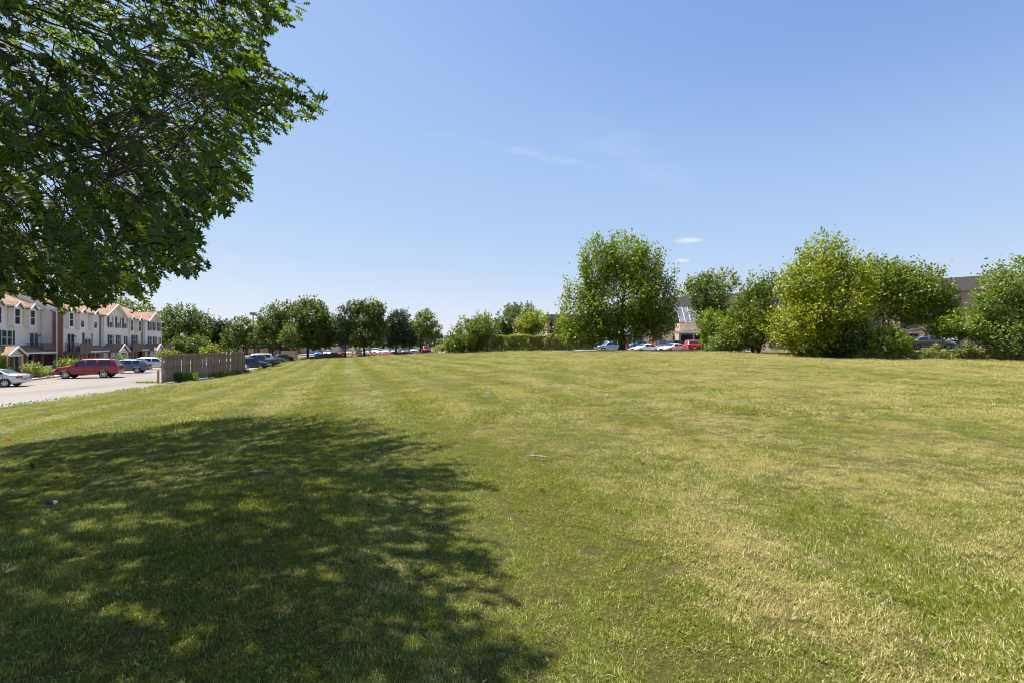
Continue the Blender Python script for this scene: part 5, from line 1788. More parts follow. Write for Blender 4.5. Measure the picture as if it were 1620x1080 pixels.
def car(name, label, kind, pt, loc, head, group, z=None, detail=True):
    K = KIND[kind]
    parts = cached(('car', kind), lambda: car_parts(kind))
    x, y = loc
    z = gz(x, y) if z is None else z
    root = empty(name, (x, y, z), math.atan2(head[1], head[0]), label, 'car' if kind != 'pickup' else 'pickup', group)
    body = cached(('body', kind, pt.name), lambda: parts['body'].copy())
    if not len(body.materials):
        body.materials.append(pt)
    inst('body', body, root)
    for me in parts['window']:
        inst('window', me, root)
    inst('windscreen', parts['windscreen'], root)
    inst('rear_window', parts['rear_window'], root)
    keys = ['tail_light', 'headlight', 'bumper', 'grille', 'number_plate', 'mirror', 'load_bed']
    if detail:
        keys += ['door_handle', 'door_seam', 'roof_rail']
    for k in keys:
        for me in parts.get(k, []):
            if k in ('bumper', 'mirror') and kind in ('suv', 'sedan'):
                me = cached((me.name, pt.name), lambda: me.copy())
                me.materials[0] = pt
            inst(k, me, root)
    ty, ri, di = wheel_meshes(K['rw'])
    for wx in K['wx']:
        for sg in (-1, 1):
            w = inst('wheel', ty, root, (wx - K['L'] / 2, sg * (K['W'] / 2 - 0.125), K['rw']), 0 if sg < 0 else math.pi)
            inst('rim', ri, w)
            inst('brake', di, w)
    return root


pm = dict(silver=paint('silver', (0.56, 0.57, 0.59), 0.55), maroon=paint('maroon', (0.22, 0.012, 0.022), 0.25), navy=paint('navy', (0.022, 0.032, 0.055), 0.3),
          white=paint('white', (0.78, 0.79, 0.80), 0.0), pearl=paint('pearl', (0.62, 0.64, 0.67), 0.4), black=paint('black', (0.012, 0.013, 0.016), 0.2), charcoal=paint('charcoal', (0.05, 0.055, 0.062), 0.4),
          sage=paint('sage', (0.10, 0.13, 0.12), 0.5), skyblue=paint('skyblue', (0.33, 0.45, 0.62), 0.35), red=paint('red', (0.52, 0.02, 0.02), 0.1), blue=paint('blue', (0.06, 0.20, 0.45), 0.3),
          grey=paint('grey', (0.24, 0.25, 0.27), 0.5), slate=paint('slate', (0.10, 0.13, 0.18), 0.4))
G1, G2, G3, G4 = 'cars parked in front of the townhouses', 'cars parked along the lawn kerb', 'cars parked behind the maple', 'cars in the distant car park'


def park(name, label, kind, col, s, t_end, nose_in, grp, detail=True):
    """t_end: the end of the car nearer the lawn"""
    Lc = KIND[kind]['L']
    c = st(s, t_end - Lc / 2)
    return car(name, label, kind, pm[col], c, (-NV if nose_in else NV), grp, LOT_Z, detail)


park('sedan', 'silver sedan at the left edge, seen from behind', 'sedan', 'silver', 51.0, -22.7, True, G1)
park('long_suv', 'maroon full-size SUV parked nose-in by the townhouses', 'suv', 'maroon', 61.3, -19.75, True, G1)
park('estate_car', 'dark blue estate car parked right of the maroon SUV', 'wagon', 'slate', 69.9, -19.7, True, G1)
park('crossover', 'pale silver crossover half hidden by the wooden fence', 'crossover', 'pearl', 77.6, -19.0, False, G1)
park('crossover', 'dark blue crossover nose-out just past the wooden fence', 'crossover', 'navy', 72.4, -7.0, False, G2)
park('sedan', 'pale blue car mostly hidden behind the wooden fence end', 'sedan', 'skyblue', 68.0, -9.0, False, G2)
park('pickup_truck', 'black pickup truck backed up to the lawn kerb', 'pickup', 'charcoal', 80.6, -6.4, True, G2)
park('suv', 'silver roofed SUV parked just beyond the black pickup', 'suv', 'pearl', 86.2, -7.6, True, G2)
park('sedan', 'grey-green sedan parked between the silver roofed SUV and the black sedan', 'sedan', 'sage', 97.0, -6.8, False, G2)
park('sedan', 'black sedan farthest along the lawn kerb, its tail light showing red', 'sedan', 'black', 105.5, -5.9, True, G2)


def car_px(name, label, kind, col, u, Y, head, grp, dz=0.03, cat=None):
    x = (u - 810) / F * Y
    h = np.array(head, float)
    return car(name, label, kind, pm[col], (x, Y), h / np.linalg.norm(h), grp, gz(x, Y) + dz, False)


car_px('hatchback', 'pale blue hatchback just left of the maple trunk', 'crossover', 'skyblue', 965, 75, (-1, -0.12), G3)
car_px('sedan', 'red car behind the pale blue hatchback', 'crossover', 'red', 973, 83, (-1, 0.2), G3, 0.15)
car_px('sedan', 'white sedan just right of the maple trunk', 'sedan', 'white', 1021, 72, (-1, -0.35), G3)
car_px('sedan', 'white sedan half hidden behind shrubs, second right of the maple trunk', 'sedan', 'white', 1065, 70, (-1, -0.5), G3, 0.05)
car_px('sedan', 'small blue car seen between the maple trunk and white sedan', 'sedan', 'blue', 1011, 92, (-1, -0.2), G3, 0.4)
car_px('suv', 'dark navy SUV behind the two white sedans', 'crossover', 'navy', 1064, 82, (-0.8, -0.6), G3, 0.30)
car_px('suv', 'dark grey SUV nose-out beside the navy SUV', 'crossover', 'charcoal', 1048, 84, (-0.2, -1), G3, 0.30)
car_px('suv', 'bright red SUV seen from behind between shrubs', 'crossover', 'red', 1093, 67, (0.15, 1), G3, 0.15)
car_px('sedan', 'grey sedan behind the chain-link fence on the right', 'sedan', 'grey', 1468, 51, (1, -0.28), 'cars by the brick block', 0.0)
for u_, kd, cl, lab, hd in ((541, 'sedan', 'maroon', 'dark red car behind the bare pine trunk in the distant car park', (0.3, -1)), (553, 'sedan', 'silver', 'silver car right of the bare pine trunk in the distant car park', (0.2, -1)),
                            (566, 'crossover', 'black', 'black car left of the middle tree trunk in the distant car park', (0.2, -1)), (580, 'sedan', 'blue', 'bright blue car behind the middle tree trunk', (0.1, -1)),
                            (587, 'crossover', 'charcoal', 'dark SUV next to the bright blue car', (0.1, -1)), (594.5, 'crossover', 'white', 'white van-like car right of the dark SUV', (0.1, -1)),
                            (611, 'sedan', 'white', 'white sedan left of the dense pine trunk', (0.1, -1)), (603, 'sedan', 'silver', 'silver sedan between the two white cars', (0.1, -1)),
                            (625, 'sedan', 'skyblue', 'pale blue car behind the dense pine trunk', (0.1, -1)), (642, 'sedan', 'grey', 'grey car right of the dense pine trunk', (0.1, -1)),
                            (656, 'crossover', 'silver', 'silver SUV left of the rightmost tree of the row', (0.1, -1)), (518, 'sedan', 'white', 'white car glimpsed under the largest rounded tree', (0.3, -1)),
                            (504, 'sedan', 'blue', 'blue car glimpsed left under the largest rounded tree', (0.3, -1))):
    car_px('sedan' if kd == 'sedan' else 'crossover', lab, kd, cl, u_, 127, hd, G4)
car_px('pickup_truck', 'maroon pickup facing the lawn right of the rightmost row tree', 'pickup', 'maroon', 674, 124, (0.35, -1), G4)

# ------------------------------------------------------------------ wooden fences
def board_fence(name, label, A, B, h, bw, gap, seed, kink=None, lean=0.012):
    r = np.random.default_rng(seed)
    A, B = np.array(A, float), np.array(B, float)
    d = B - A
    Ln = np.linalg.norm(d)
    d /= Ln
    z0 = min(gz(*A), gz(*B)) if A[0] > xedge(A[1]) + 1 else LOT_Z
    root = empty(name, (A[0], A[1], z0), math.atan2(d[1], d[0]), label, 'fence')
    mes = []
    for k in range(10):
        hh = h + r.normal(0, 0.03)
        w = bw * r.uniform(0.97, 1.03)
        c = 0.03
        poly = [(0, 0.03 + r.uniform(0, 0.08)), (w, 0.03 + r.uniform(0, 0.08)), (w, hh - c * r.uniform(0, 1.5)), (w - c, hh), (c, hh), (0, hh - c * r.uniform(0, 1.5))]
        mes.append(MB().prism(poly, 'y', -0.011, 0.011).mesh('plank', 'wood_grey'))
    x = 0.0
    i = 0
    while x < Ln:
        o = inst('plank', mes[r.integers(0, 10)], root, (x, r.normal(0, 0.006) - 0.033, r.normal(0, 0.015)))
        o.rotation_euler = (r.normal(0, 0.01), r.normal(0, lean), r.normal(0, 0.03))
        x += bw * 0.995 + gap * 0.6 * r.random() ** 3 + (0.09 if i in (68, 79) else 0)
        i += 1
    for zz in (0.35, h * 0.55, h - 0.35):
        MB().box(0, Ln, -0.02, 0.02, zz, zz + 0.09).build('rail', 'wood_grey', root)
    for x in np.arange(0.1, Ln + 0.1, 2.4):
        MB().box(x - 0.05, x + 0.05, 0.022, 0.122, -0.2, h + 0.02).build('post', 'wood_grey', root)
    return root


fa, fb = at(257, 606, 41.9)[:2], at(387, 590, 56.5)[:2]
fence = board_fence('wooden_fence', 'tall weathered grey plank fence at the edge of the car park', fa, fb, 2.50, 0.138, 0.014, 51)
# four little reflectors nailed on the planks
for k, f_ in enumerate((0.455, 0.49, 0.525, 0.585)):
    q = fa + (fb - fa) * f_
    MB().box(-0.05, 0.05, -0.006, 0.0, -0.05, 0.06).build('reflector', 'scrap_white', fence).location = ((fb - fa) @ (q - fa) / np.linalg.norm(fb - fa), -0.058, 2.06 - 0.01 * k)
f2a, f2b = at(440, 568, 112)[:2], at(471, 568, 106)[:2]
board_fence('wooden_fence', 'far weathered plank fence at the end of the parked cars', f2a, f2b, 1.85, 0.145, 0.01, 52)

bp = np.array([*at(250.2, 606, 42.2)[:2]])
bo = empty('bollard_post', (bp[0], bp[1], LOT_Z), 0, 'short yellowish timber post beside the near end of the plank fence', 'post')
MB().tube([(0, 0, -0.1), (0, 0, 1.10), (0, 0, 1.14)], [0.095, 0.092, 0.07], 12).build('shaft', 'wood_post', bo)
MB().tube([(0, 0, 1.141), (0, 0, 1.15)], [0.072, 0.05], 12).build('cap', 'wood_post', bo)


# weeds
def weeds(name, label, pts, hgt, mat, leaf, seed, width=0.5, n=160):
    r = np.random.default_rng(seed)
    base = np.array([*pts[len(pts) // 2]])
    Pp, D = [], []
    for (x, y, z) in pts:
        k = int(n * r.uniform(0.5, 1.2))
        hh = hgt * r.uniform(0.5, 1.1)
        p_ = np.c_[x + r.normal(0, width * 0.45, k), y + r.normal(0, width * 0.45, k), z + hh * r.random(k) ** 1.3]
        Pp.append(p_)
        D.append(unit(np.c_[r.normal(0, 0.6, k), r.normal(0, 0.6, k), 0.3 + r.random(k)]))
    Pp, D = np.concatenate(Pp), np.concatenate(D)
    V, Fc = leaf_quads(Pp, D, leaf * (0.6 + 0.8 * r.random(len(Pp))), r)
    T = np.repeat(np.clip(0.5 + 0.25 * r.normal(0, 1, len(Pp)), 0, 1), 4)
    o = link(bpy.data.objects.new(name, mesh_np(name, V - base, Fc, mat, T)))
    o.location = base
    return tag(o, label, None, None, 'stuff')


fd = (fb - fa) / np.linalg.norm(fb - fa)
fn = np.array([fd[1], -fd[0]])
pts = [(*(fa + fd * q + fn * 0.35), LOT_Z + 0.02) for q in np.arange(7.4, 14.6, 0.55)]
weeds('weeds', 'dark green weeds along the foot of the plank fence', pts, 0.42, 'leaf_mid', 0.14, 61)
weeds('weeds', 'tuft of weeds near the left end of the plank fence', [(*(fa + fd * q + fn * 0.2), LOT_Z) for q in (1.7, 1.95, 2.2)], 0.8, 'leaf_dark', 0.15, 62, 0.3)
weeds('weeds', 'bright green weeds spreading behind the timber post', [(bp[0] - 0.9 + 0.5 * k, bp[1] + 3.0 + 0.2 * math.sin(k), LOT_Z) for k in range(5)], 0.75, 'leaf_bright', 0.17, 63, 0.6, 220)
weeds('weeds', 'low grass tufts on the asphalt left of the timber post', [(bp[0] - 1.9 + 0.4 * k, bp[1] + 0.2, LOT_Z) for k in range(5)], 0.12, 'leaf_bright', 0.10, 64, 0.4, 60)
pts = []
for y in np.arange(15, 41, 0.9):
    pts.append((xedge(y) + rng.normal(0.05, 0.12), y, LOT_Z + 0.02))
weeds('lawn_fringe', 'ragged fringe of longer grass where the lawn meets the asphalt', pts, 0.14, 'leaf_bright', 0.10, 65, 0.5, 26)
pts = [(xedge(y) + 0.55, y, LOT_Z + 0.05) for y in np.arange(60, 104, 0.7)]
weeds('lawn_fringe', 'bright unmown grass along the lawn kerb by the parked cars', pts, 0.22, 'leaf_bright', 0.15, 66, 0.45, 40)

# ------------------------------------------------------------------ planting by the houses
def yard_plant(name, label, cat, s, t, lob, mat, leaf, seed, spray=0.35, upright=0.5):
    r = np.random.default_rng(seed)
    q = st(s, t)
    base = np.array([q[0], q[1], LOT_Z + 0.12])
    L3 = [(base[0] + a, base[1] + b, base[2] + c, rx, ry, rz) for a, b, c, rx, ry, rz in lob]
    V, Fc, T, roots = spray_leaves(L3, leaf, 1.1, r, spray, 9, upright, 0.5)
    ok = V[:, 2].reshape(-1, 4).min(1) > base[2]
    V = V.reshape(-1, 4, 3)[ok].reshape(-1, 3)
    T = T.reshape(-1, 4)[ok].ravel()
    root = empty(name, base, 0, label, cat, 'shrubs in front of the townhouses')
    link(bpy.data.objects.new('foliage', mesh_np('foliage', V - base, np.arange(len(V)).reshape(-1, 4), mat, T)), root)
    m = MB()
    for k in range(7):
        e = roots[r.integers(0, len(roots))]
        m.tube([base + r.normal(0, 0.08, 3) * (1, 1, 0), (base + e) / 2, e], [0.025, 0.018, 0.008], 5)
    m.build('stems', 'bark', root, off=base)
    return root


yard_plant('yew_shrub', 'dark conical yew at the left edge in front of the porch', 'shrub', S(2, -27.4), -27.4, [(0, 0, 0.8, 0.75, 0.75, 1.1), (0, 0, 1.8, 0.4, 0.4, 0.7)], 'leaf_mid', 0.12, 71, 0.4, 1.0)
yard_plant('spirea_shrub', 'pale yellow-green shrub behind the silver sedan', 'shrub', S(46, -27.2), -27.2, [(0, 0, 0.7, 1.1, 0.9, 0.75)], 'leaf_hedge', 0.13, 72)
yard_plant('spirea_shrub', 'pale yellow-green shrub next to the covered grill', 'shrub', S(63, -26.9), -26.9, [(0, 0, 0.45, 1.2, 0.8, 0.62)], 'leaf_hedge', 0.13, 73)
yard_plant('daylily_bed', 'tall green leaves with yellow lilies in front of the brick party wall', 'plant', S(108, -26.6), -26.6, [(0, 0, 0.7, 1.5, 0.8, 0.85), (1.2, -0.5, 0.7, 0.9, 0.7, 0.8)], 'leaf_bright', 0.17, 74, 0.6, 1.4)
yard_plant('small_shrub', 'bright green bush behind the dark blue estate car', 'shrub', S(187, -26.6), -26.6, [(0, 0, 0.8, 1.1, 0.8, 0.95)], 'leaf_bright', 0.17, 75)
yard_plant('mounded_shrub', 'rounded yellow-green shrub showing above the near fence end', 'shrub', S(265, -23.5), -23.5, [(0, 0, 1.2, 1.7, 1.4, 1.35)], 'leaf_yellow', 0.18, 76)
r_ = np.random.default_rng(9)
fl = MB()
q = st(S(112, -26.3), -26.3)
for k in range(14):
    x, y, z = q[0] + r_.normal(0, 0.5), q[1] + r_.normal(0, 0.3), LOT_Z + 1.1 + r_.normal(0, 0.18)
    for j in range(5):
        a = 2 * math.pi * j / 5
        fl.add([(x, y, z), (x + 0.08 * math.cos(a - 0.4), y + 0.08 * math.sin(a - 0.4), z + 0.06), (x + 0.13 * math.cos(a), y + 0.13 * math.sin(a), z + 0.05), (x + 0.08 * math.cos(a + 0.4), y + 0.08 * math.sin(a + 0.4), z + 0.06)], [(0, 1, 2, 3)])
    fl.tube([(x, y, LOT_Z + 0.2), (x, y, z)], 0.008, 4)
tag(fl.build('lily_flowers', 'flower_yellow'), 'yellow lily blooms above the leaves by the party wall', None, None, 'stuff')
q = st(S(79, -27.4), -27.4)
gr = empty('covered_grill', (q[0], q[1], LOT_Z + 0.13), ROT, 'small dark blue covered grill beside the party wall', 'grill')
MB().prism([(-0.55, 0), (0.55, 0), (0.48, 0.75), (0.30, 1.0), (-0.30, 1.0), (-0.48, 0.75)], 'y', -0.3, 0.3).build('cover', 'cover_blue', gr)
MB().box(-0.7, -0.56, -0.2, 0.2, 0.62, 0.68).box(0.56, 0.7, -0.2, 0.2, 0.62, 0.68).build('side_shelf', 'cover_blue', gr)
q = st(75.2, -28.7)
for dx, lab, mm in ((0.0, 'red cushioned chair on the deck of the middle townhouse', 'cushion_red'), (1.0, 'pale blue chair on the deck of the middle townhouse', 'plate')):
    qq = st(75.0 + dx, -28.7)
    ch = empty('patio_chair', (qq[0], qq[1], Z2 - 0.004), ROT + 0.4, lab, 'chair', 'chairs on the deck')
    MB().box(-0.28, 0.28, -0.28, 0.28, 0.38, 0.50).build('seat', mm, ch)
    MB().box(-0.28, 0.28, 0.22, 0.30, 0.50, 0.95).build('backrest', mm, ch)
    for ax_, ay in ((-0.25, -0.25), (0.25, -0.25), (-0.25, 0.25), (0.25, 0.25)):
        MB().box(ax_ - 0.02, ax_ + 0.02, ay - 0.02, ay + 0.02, 0, 0.38).build('leg', 'light_metal', ch)

# ------------------------------------------------------------------ bark-chip bed under the row of trees
P0, P1 = at(470, 568, 94)[:2], at(694, 556, 121)[:2]
bd = (P1 - P0) / np.linalg.norm(P1 - P0)
bn = np.array([-bd[1], bd[0]])
Lb = np.linalg.norm(P1 - P0)
uu_, vv_ = np.meshgrid(np.arange(0, Lb + 0.1, 0.35), np.linspace(-2.4, 3.2, 18))
bx_, by_ = P0[0] + bd[0] * uu_ + bn[0] * vv_, P0[1] + bd[1] * uu_ + bn[1] * vv_
prof = np.exp(-(vv_ / 1.45) ** 2)
endf = np.clip(np.minimum(uu_, Lb - uu_) / 4, 0, 1)
bz_ = ground(bx_, by_) - 0.03 + 0.85 * prof * endf * (1 - 0.35 * uu_ / Lb) * (1 + 0.28 * np.sin(uu_ * 0.9 + 2 * np.sin(uu_ * 0.37)) + 0.15 * np.sin(uu_ * 2.7 + vv_ * 2))
nx_ = uu_.shape[1]
ii, jj = np.meshgrid(np.arange(nx_ - 1), np.arange(uu_.shape[0] - 1))
a_ = (jj * nx_ + ii).ravel()
bed = link(bpy.data.objects.new('bark_bed', mesh_np('bark_bed', np.c_[bx_.ravel(), by_.ravel(), bz_.ravel()], np.c_[a_, a_ + 1, a_ + nx_ + 1, a_ + nx_], 'mulch')))
tag(bed, 'raised bed of reddish brown bark under the tree row', None, None, 'structure')
ch = MB()
for k in range(2600):
    j = rng.integers(0, bz_.shape[0])
    i = rng.integers(0, nx_)
    if endf[j, i] < 0.1 or prof[j, i] < 0.10:
        continue
    c = np.array([bx_[j, i], by_[j, i], bz_[j, i]]) + rng.normal(0, 0.12, 3) * (1, 1, 0.3)
    q3 = rng.normal(0, 1, (4, 3)) * rng.uniform(0.06, 0.17) * (1.3, 1.3, 0.7)
    ch.add(c + q3, [(0, 1, 2), (0, 2, 3), (0, 3, 1), (1, 3, 2)])
co = ch.build('bark_chips', 'bark_chip', bed)
co['kind'] = 'stuff'

# ------------------------------------------------------------------ brick blocks on the right, garages on the left
def wall_frame(A, B):
    A, B = np.array(A, float), np.array(B, float)
    d = (B - A) / np.linalg.norm(B - A)
    return A, math.atan2(d[1], d[0]), np.linalg.norm(B - A)


def block(name, label, A, B, depth, z0, zt, band, brick, rows, step, wsize, x_from=1.5, skip=()):
    """brick block; A to B runs along the front with the front facing to the right of that direction (-y local)"""
    A, rz, Ln = wall_frame(A, B)
    root = empty(name, (A[0], A[1], z0), rz, label, 'building')
    h = zt - z0
    MB().box(0, Ln, 0, depth, -0.8, h - band).build('wall', brick, root)
    MB().prism([(-0.35, h - band), (depth + 0.35, h - band), (depth - 0.1, h), (0.1, h)], 'x', -0.35, Ln + 0.35).build('roof_band', 'mansard', root)
    MB().box(-0.45, Ln + 0.45, -0.45, 0.02, h - band - 0.10, h - band - 0.003).build('eave', 'downspout_brown', root)
    w, hh = wsize
    for zr in rows:
        x = x_from
        k = 0
        while x < Ln - w:
            if (k, zr) not in skip:
                window(root, (0, 0, 0), x, zr, w, hh, -0.002, 2, False, 'glass', 0.0 if (k + int(zr)) % 4 else 0.6, fm='downspout_brown')
                MB().box(x - w / 2 - 0.02, x + w / 2 + 0.02, -0.02, -0.003, zr - 0.55, zr - 0.12).build('spandrel_panel', 'downspout_brown', root)
            x += step
            k += 1
    return root


block('brick_building', 'long three-storey brown brick block with dark roof band behind the right trees', (24, 97.5), (76, 47.5), 16, 0.4, 10.5, 1.75, 'brick_brown', (1.2, 4.0, 6.7), 4.2, (1.9, 1.5))
# entrance with sloping glass roof
en = empty('glass_entrance', (32.0, 85.6, 0.4), R(-8), 'brick entrance with sloping glazed roof in front of the long block', 'building')
MB().box(-2.2, 1.6, 0, 4.5, -0.4, 5.0).build('wall', 'brick_tan', en)
for k in range(4):
    x0 = -2.2 + k * 0.95
    MB().prism([(-0.05, 5.04), (3.2, 8.0), (3.2, 8.06), (-0.05, 5.10)], 'x', x0 + 0.03, x0 + 0.92).build('glass_panel', 'glass_roof', en)
for k in range(5):
    x0 = -2.2 + k * 0.95
    MB().prism([(-0.08, 5.02), (3.2, 8.02), (3.2, 8.13), (-0.08, 5.15)], 'x', x0 - 0.03, x0 + 0.03).build('glazing_bar', 'gutter_metal', en)
MB().box(-5.5, 2.2, -2.2, 0.0, 3.2, 3.5).build('canopy', 'trim_white', en)
MB().box(-2.0, 1.4, -0.06, -0.003, -0.3, 2.9).build('door_opening', 'interior_dark', en)
for x0 in (-2.6, -0.3, 1.5):
    MB().box(x0 - 0.12, x0 + 0.12, -2.1, -1.86, -0.5, 3.2).build('column', 'brick_tan', en)
block('brick_building', 'tan brick block with dark windows seen between hedge and maple', (8.2, 112), (21.5, 112), 14, 0.2, 8.5, 1.15, 'brick_tan', (0.9, 3.2, 5.4), 2.9, (1.5, 1.35), 1.35)
# garages and low brick wing behind the tree row
def gabled_shed(name, label, A, B, depth, z0, he, hr, wmat):
    A, rz, Ln = wall_frame(A, B)
    root = empty(name, (A[0], A[1], z0), rz, label, 'building')
    MB().box(0, Ln, 0, depth, -0.5, he).build('wall', wmat, root)
    rf = MB()
    for a, b in ((-0.4, depth / 2), (depth + 0.4, depth / 2)):
        rf.prism([(b, hr), (a, he), (a, he + 0.14), (b, hr + 0.14)], 'x', -0.3, Ln + 0.3)
    rf.build('roof', 'roof_dark_red', root)
    x = 1.6
    while x < Ln - 1.6:
        MB().box(x - 1.2, x + 1.2, -0.05, -0.003, 0, 2.1).build('garage_door', 'trim_cream', root)
        x += 3.4
    return root


gabled_shed('garage_row', 'low tan garage row with reddish roof behind the left trees', (at(470, 0, 148)[0], 148), (at(540, 0, 148)[0], 148), 7, -1.2, 2.6, 3.6, 'brick_tan')
gabled_shed('garage_row', 'low red brick building under the trees beyond the parked pickup', (at(372, 0, 140)[0], 140), (at(458, 0, 140)[0], 140), 7, -1.4, 2.2, 3.4, 'brick_red')
gabled_shed('garage_row', 'red-roofed low building behind the middle tree and dense pine', (at(590, 0, 158)[0], 158), (at(648, 0, 158)[0], 158), 7, -0.8, 2.4, 4.0, 'brick_red')
gabled_shed('distant_house', 'distant house with orange-red roof left of the tall upright shrub', (at(704, 0, 230)[0], 230), (at(718, 0, 230)[0], 230), 6, -0.3, 1.6, 3.0, 'brick_red')

# ------------------------------------------------------------------ lighting mast, poles
x = at(400.5, 0, 230)[0]
z = gz(x, 230)
mo = empty('lighting_mast', (x, 230, z), 0, 'tall slim mast with a ring of lamps above the left trees', 'mast')
zt = at(0, 497, 230)[2] - z
MB().tube([(0, 0, -0.3), (0, 0, zt)], [0.38, 0.26], 10).build('pole', 'shade_pole', mo)
MB().tube([(0, 0, zt), (0, 0, zt + 0.35)], [1.0, 1.0], 12).build('ring', 'shade_pole', mo)
for k in range(6):
    a = 2 * math.pi * k / 6 + 0.3
    c, s_ = 1.15 * math.cos(a), 1.15 * math.sin(a)
    MB().box(c - 0.32, c + 0.32, s_ - 0.3, s_ + 0.3, zt - 0.55, zt + 0.75).build('lamp_head', 'trim_white' if k % 3 == 0 else 'shade_pole', mo)
x = at(704.5, 0, 215)[0]
po = empty('utility_pole', (x, 215, gz(x, 215)), 0, 'thin pale pole far off in the gap between trees', 'pole')
MB().tube([(0, 0, -0.3), (0, 0, 6.2)], [0.2, 0.14], 8).build('shaft', 'light_metal', po)
MB().box(-0.9, 0.9, -0.08, 0.08, 5.6, 5.8).build('crossarm', 'light_metal', po)
x, Yp = at(1003.5, 0, 66)[0], 66
po = empty('signpost', (x, Yp, gz(x, Yp)), 0, 'thin dark post in front of the white sedan by the maple', 'post')
MB().tube([(0, 0, -0.2), (0, 0, 1.9)], 0.035, 8).build('shaft', 'dark_metal', po)
MB().box(-0.14, 0.14, -0.05, -0.036, 1.5, 1.88).build('plate', 'dark_metal', po)
for k, u_ in enumerate((1027, 1032, 1037)):
    x, Yp = at(u_, 0, 88)[0], 88
    lab = ('leftmost of three orange traffic drums behind the white sedan', 'middle one of three orange traffic drums behind the white sedan', 'rightmost of three orange traffic drums behind the white sedan')[k]
    d_ = empty('traffic_drum', (x, Yp, gz(x, Yp) + 0.6), 0, lab, 'traffic drum', 'orange drums')
    MB().tube([(0, 0, -0.6), (0, 0, 0.5), (0, 0, 0.95), (0, 0, 1.0)], [0.34, 0.32, 0.27, 0.2], 12).build('barrel', 'orange_plastic', d_)
    MB().tube([(0, 0, 0.45), (0, 0, 0.6)], [0.335, 0.325], 12).build('white_band', 'trim_white', d_)

# ------------------------------------------------------------------ chain-link fence on the right with its vines
FX = [(1262, 46.0), (1336, 43.6), (1388, 42.8), (1444, 42.4), (1502, 42.3), (1560, 42.3), (1625, 42.3), (1690, 42.3)]
cp = [(at(u_, 0, Y_)[0], Y_ - 0.35) for u_, Y_ in FX]
cz = [gz(*q) for q in cp]
c0 = np.array([cp[0][0], cp[0][1], cz[0]])
cf = empty('chain_link_fence', c0, 0, 'low green chain-link fence along the right boundary', 'fence')
for (x, y), z in zip(cp, cz):
    MB().tube([(x, y, z - 0.1), (x, y, z + 1.28)], 0.04, 8).build('post', 'fence_green', cf, off=c0)
MB().tube([(x, y, z + 1.24) for (x, y), z in zip(cp, cz)], 0.014, 6).build('top_rail', 'fence_green', cf, off=c0)
wm = MB()
for i in range(len(cp) - 1):
    a, b = np.array([*cp[i], cz[i]]), np.array([*cp[i + 1], cz[i + 1]])
    Ln = np.linalg.norm(b - a)
    n = int(Ln / 0.12)
    for k in range(-10, n):
        for sg in (0, 1):
            x0, x1 = k * 0.12, k * 0.12 + 1.2
            p_, q_ = (x0, 0.03 if not sg else 1.23), (x1, 1.23 if not sg else 0.03)
            # clip to the bay
            (xa, za), (xb, zb) = p_, q_
            if xa < 0:
                za += (zb - za) * (0 - xa) / (xb - xa)
                xa = 0
            if xb > Ln:
                zb = za + (zb - za) * (Ln - xa) / (xb - xa)
                xb = Ln
            if xb - xa < 0.05:
                continue
            A3, B3 = a + (b - a) * xa / Ln + (0, 0, za), a + (b - a) * xb / Ln + (0, 0, zb)
            up = np.array([0, 0, 0.004])
            wm.add([A3 - up, B3 - up, B3 + up, A3 + up], [(0, 1, 2, 3)])
wo_ = wm.build('wire_mesh', 'fence_green', cf, off=c0)
wo_['kind'] = 'stuff'


def vine(name, label, u0, u1, hs, mat, leaf, seed, n):
    """climbers on the chain-link fence between two photo columns"""
    r = np.random.default_rng(seed)
    us = np.array([f[0] for f in FX], float)
    u = u0 + (u1 - u0) * r.random(n)
    Y_ = np.interp(u, us, [f[1] for f in FX]) - 0.35
    X_ = (u - 810) / F * Y_
    g = ground(X_, Y_)
    hh = hs * (0.75 + 0.35 * np.sin(u * 0.12) + 0.2 * np.sin(u * 0.37 + 1))
    Pp = np.c_[X_, Y_ + r.normal(0, 0.16, n), g + np.maximum(hh, 0.2) * r.random(n) ** 0.8]
    D = unit(r.normal(0, 0.6, (n, 3)) + np.array([0, -0.35, 0.2]))
    V, Fc = leaf_quads(Pp, D, leaf * (0.6 + 0.8 * r.random(n)), r)
    T = np.repeat(np.clip(0.5 + 0.25 * r.normal(0, 1, n), 0, 1), 4)
    base = Pp.mean(0)
    base[2] = g.mean()
    root = empty(name, base, 0, label, 'vine', 'climbers on the chain-link fence')
    link(bpy.data.objects.new('foliage', mesh_np('foliage', V - base, Fc, mat, T)), root)
    m = MB()
    for k in range(int((u1 - u0) / 7) + 2):
        e = Pp[r.integers(0, n)]
        b0 = np.array([e[0] + r.normal(0, 0.3), e[1], gz(e[0], e[1])])
        m.tube([b0, (b0 + e) / 2 + r.normal(0, 0.1, 3), e], [0.016, 0.012, 0.006], 4)
    m.build('stems', 'bark', root, off=base)
    return root


vine('climbing_vine', 'thin dry vine on the open stretch of chain-link fence', 1425, 1500, 1.1, 'leaf_hedge', 0.12, 81, 1900)
vine('climbing_vine', 'dense green vine heaped on the fence at the right edge', 1508, 1700, 1.25, 'leaf_hedge', 0.15, 82, 9000)
vine('climbing_vine', 'pale straggling vine under the rounded light green shrub', 1345, 1420, 0.85, 'leaf_hedge', 0.13, 83, 2400)
vine('climbing_vine', 'dark low vine at the fence foot under the yellow-green tree', 1262, 1340, 0.7, 'leaf_dark', 0.13, 84, 2600)
vine('climbing_vine', 'grey dead vine matted over the top rail right of the open fence stretch', 1512, 1578, 1.55, 'leaf_dead', 0.12, 85, 1300)
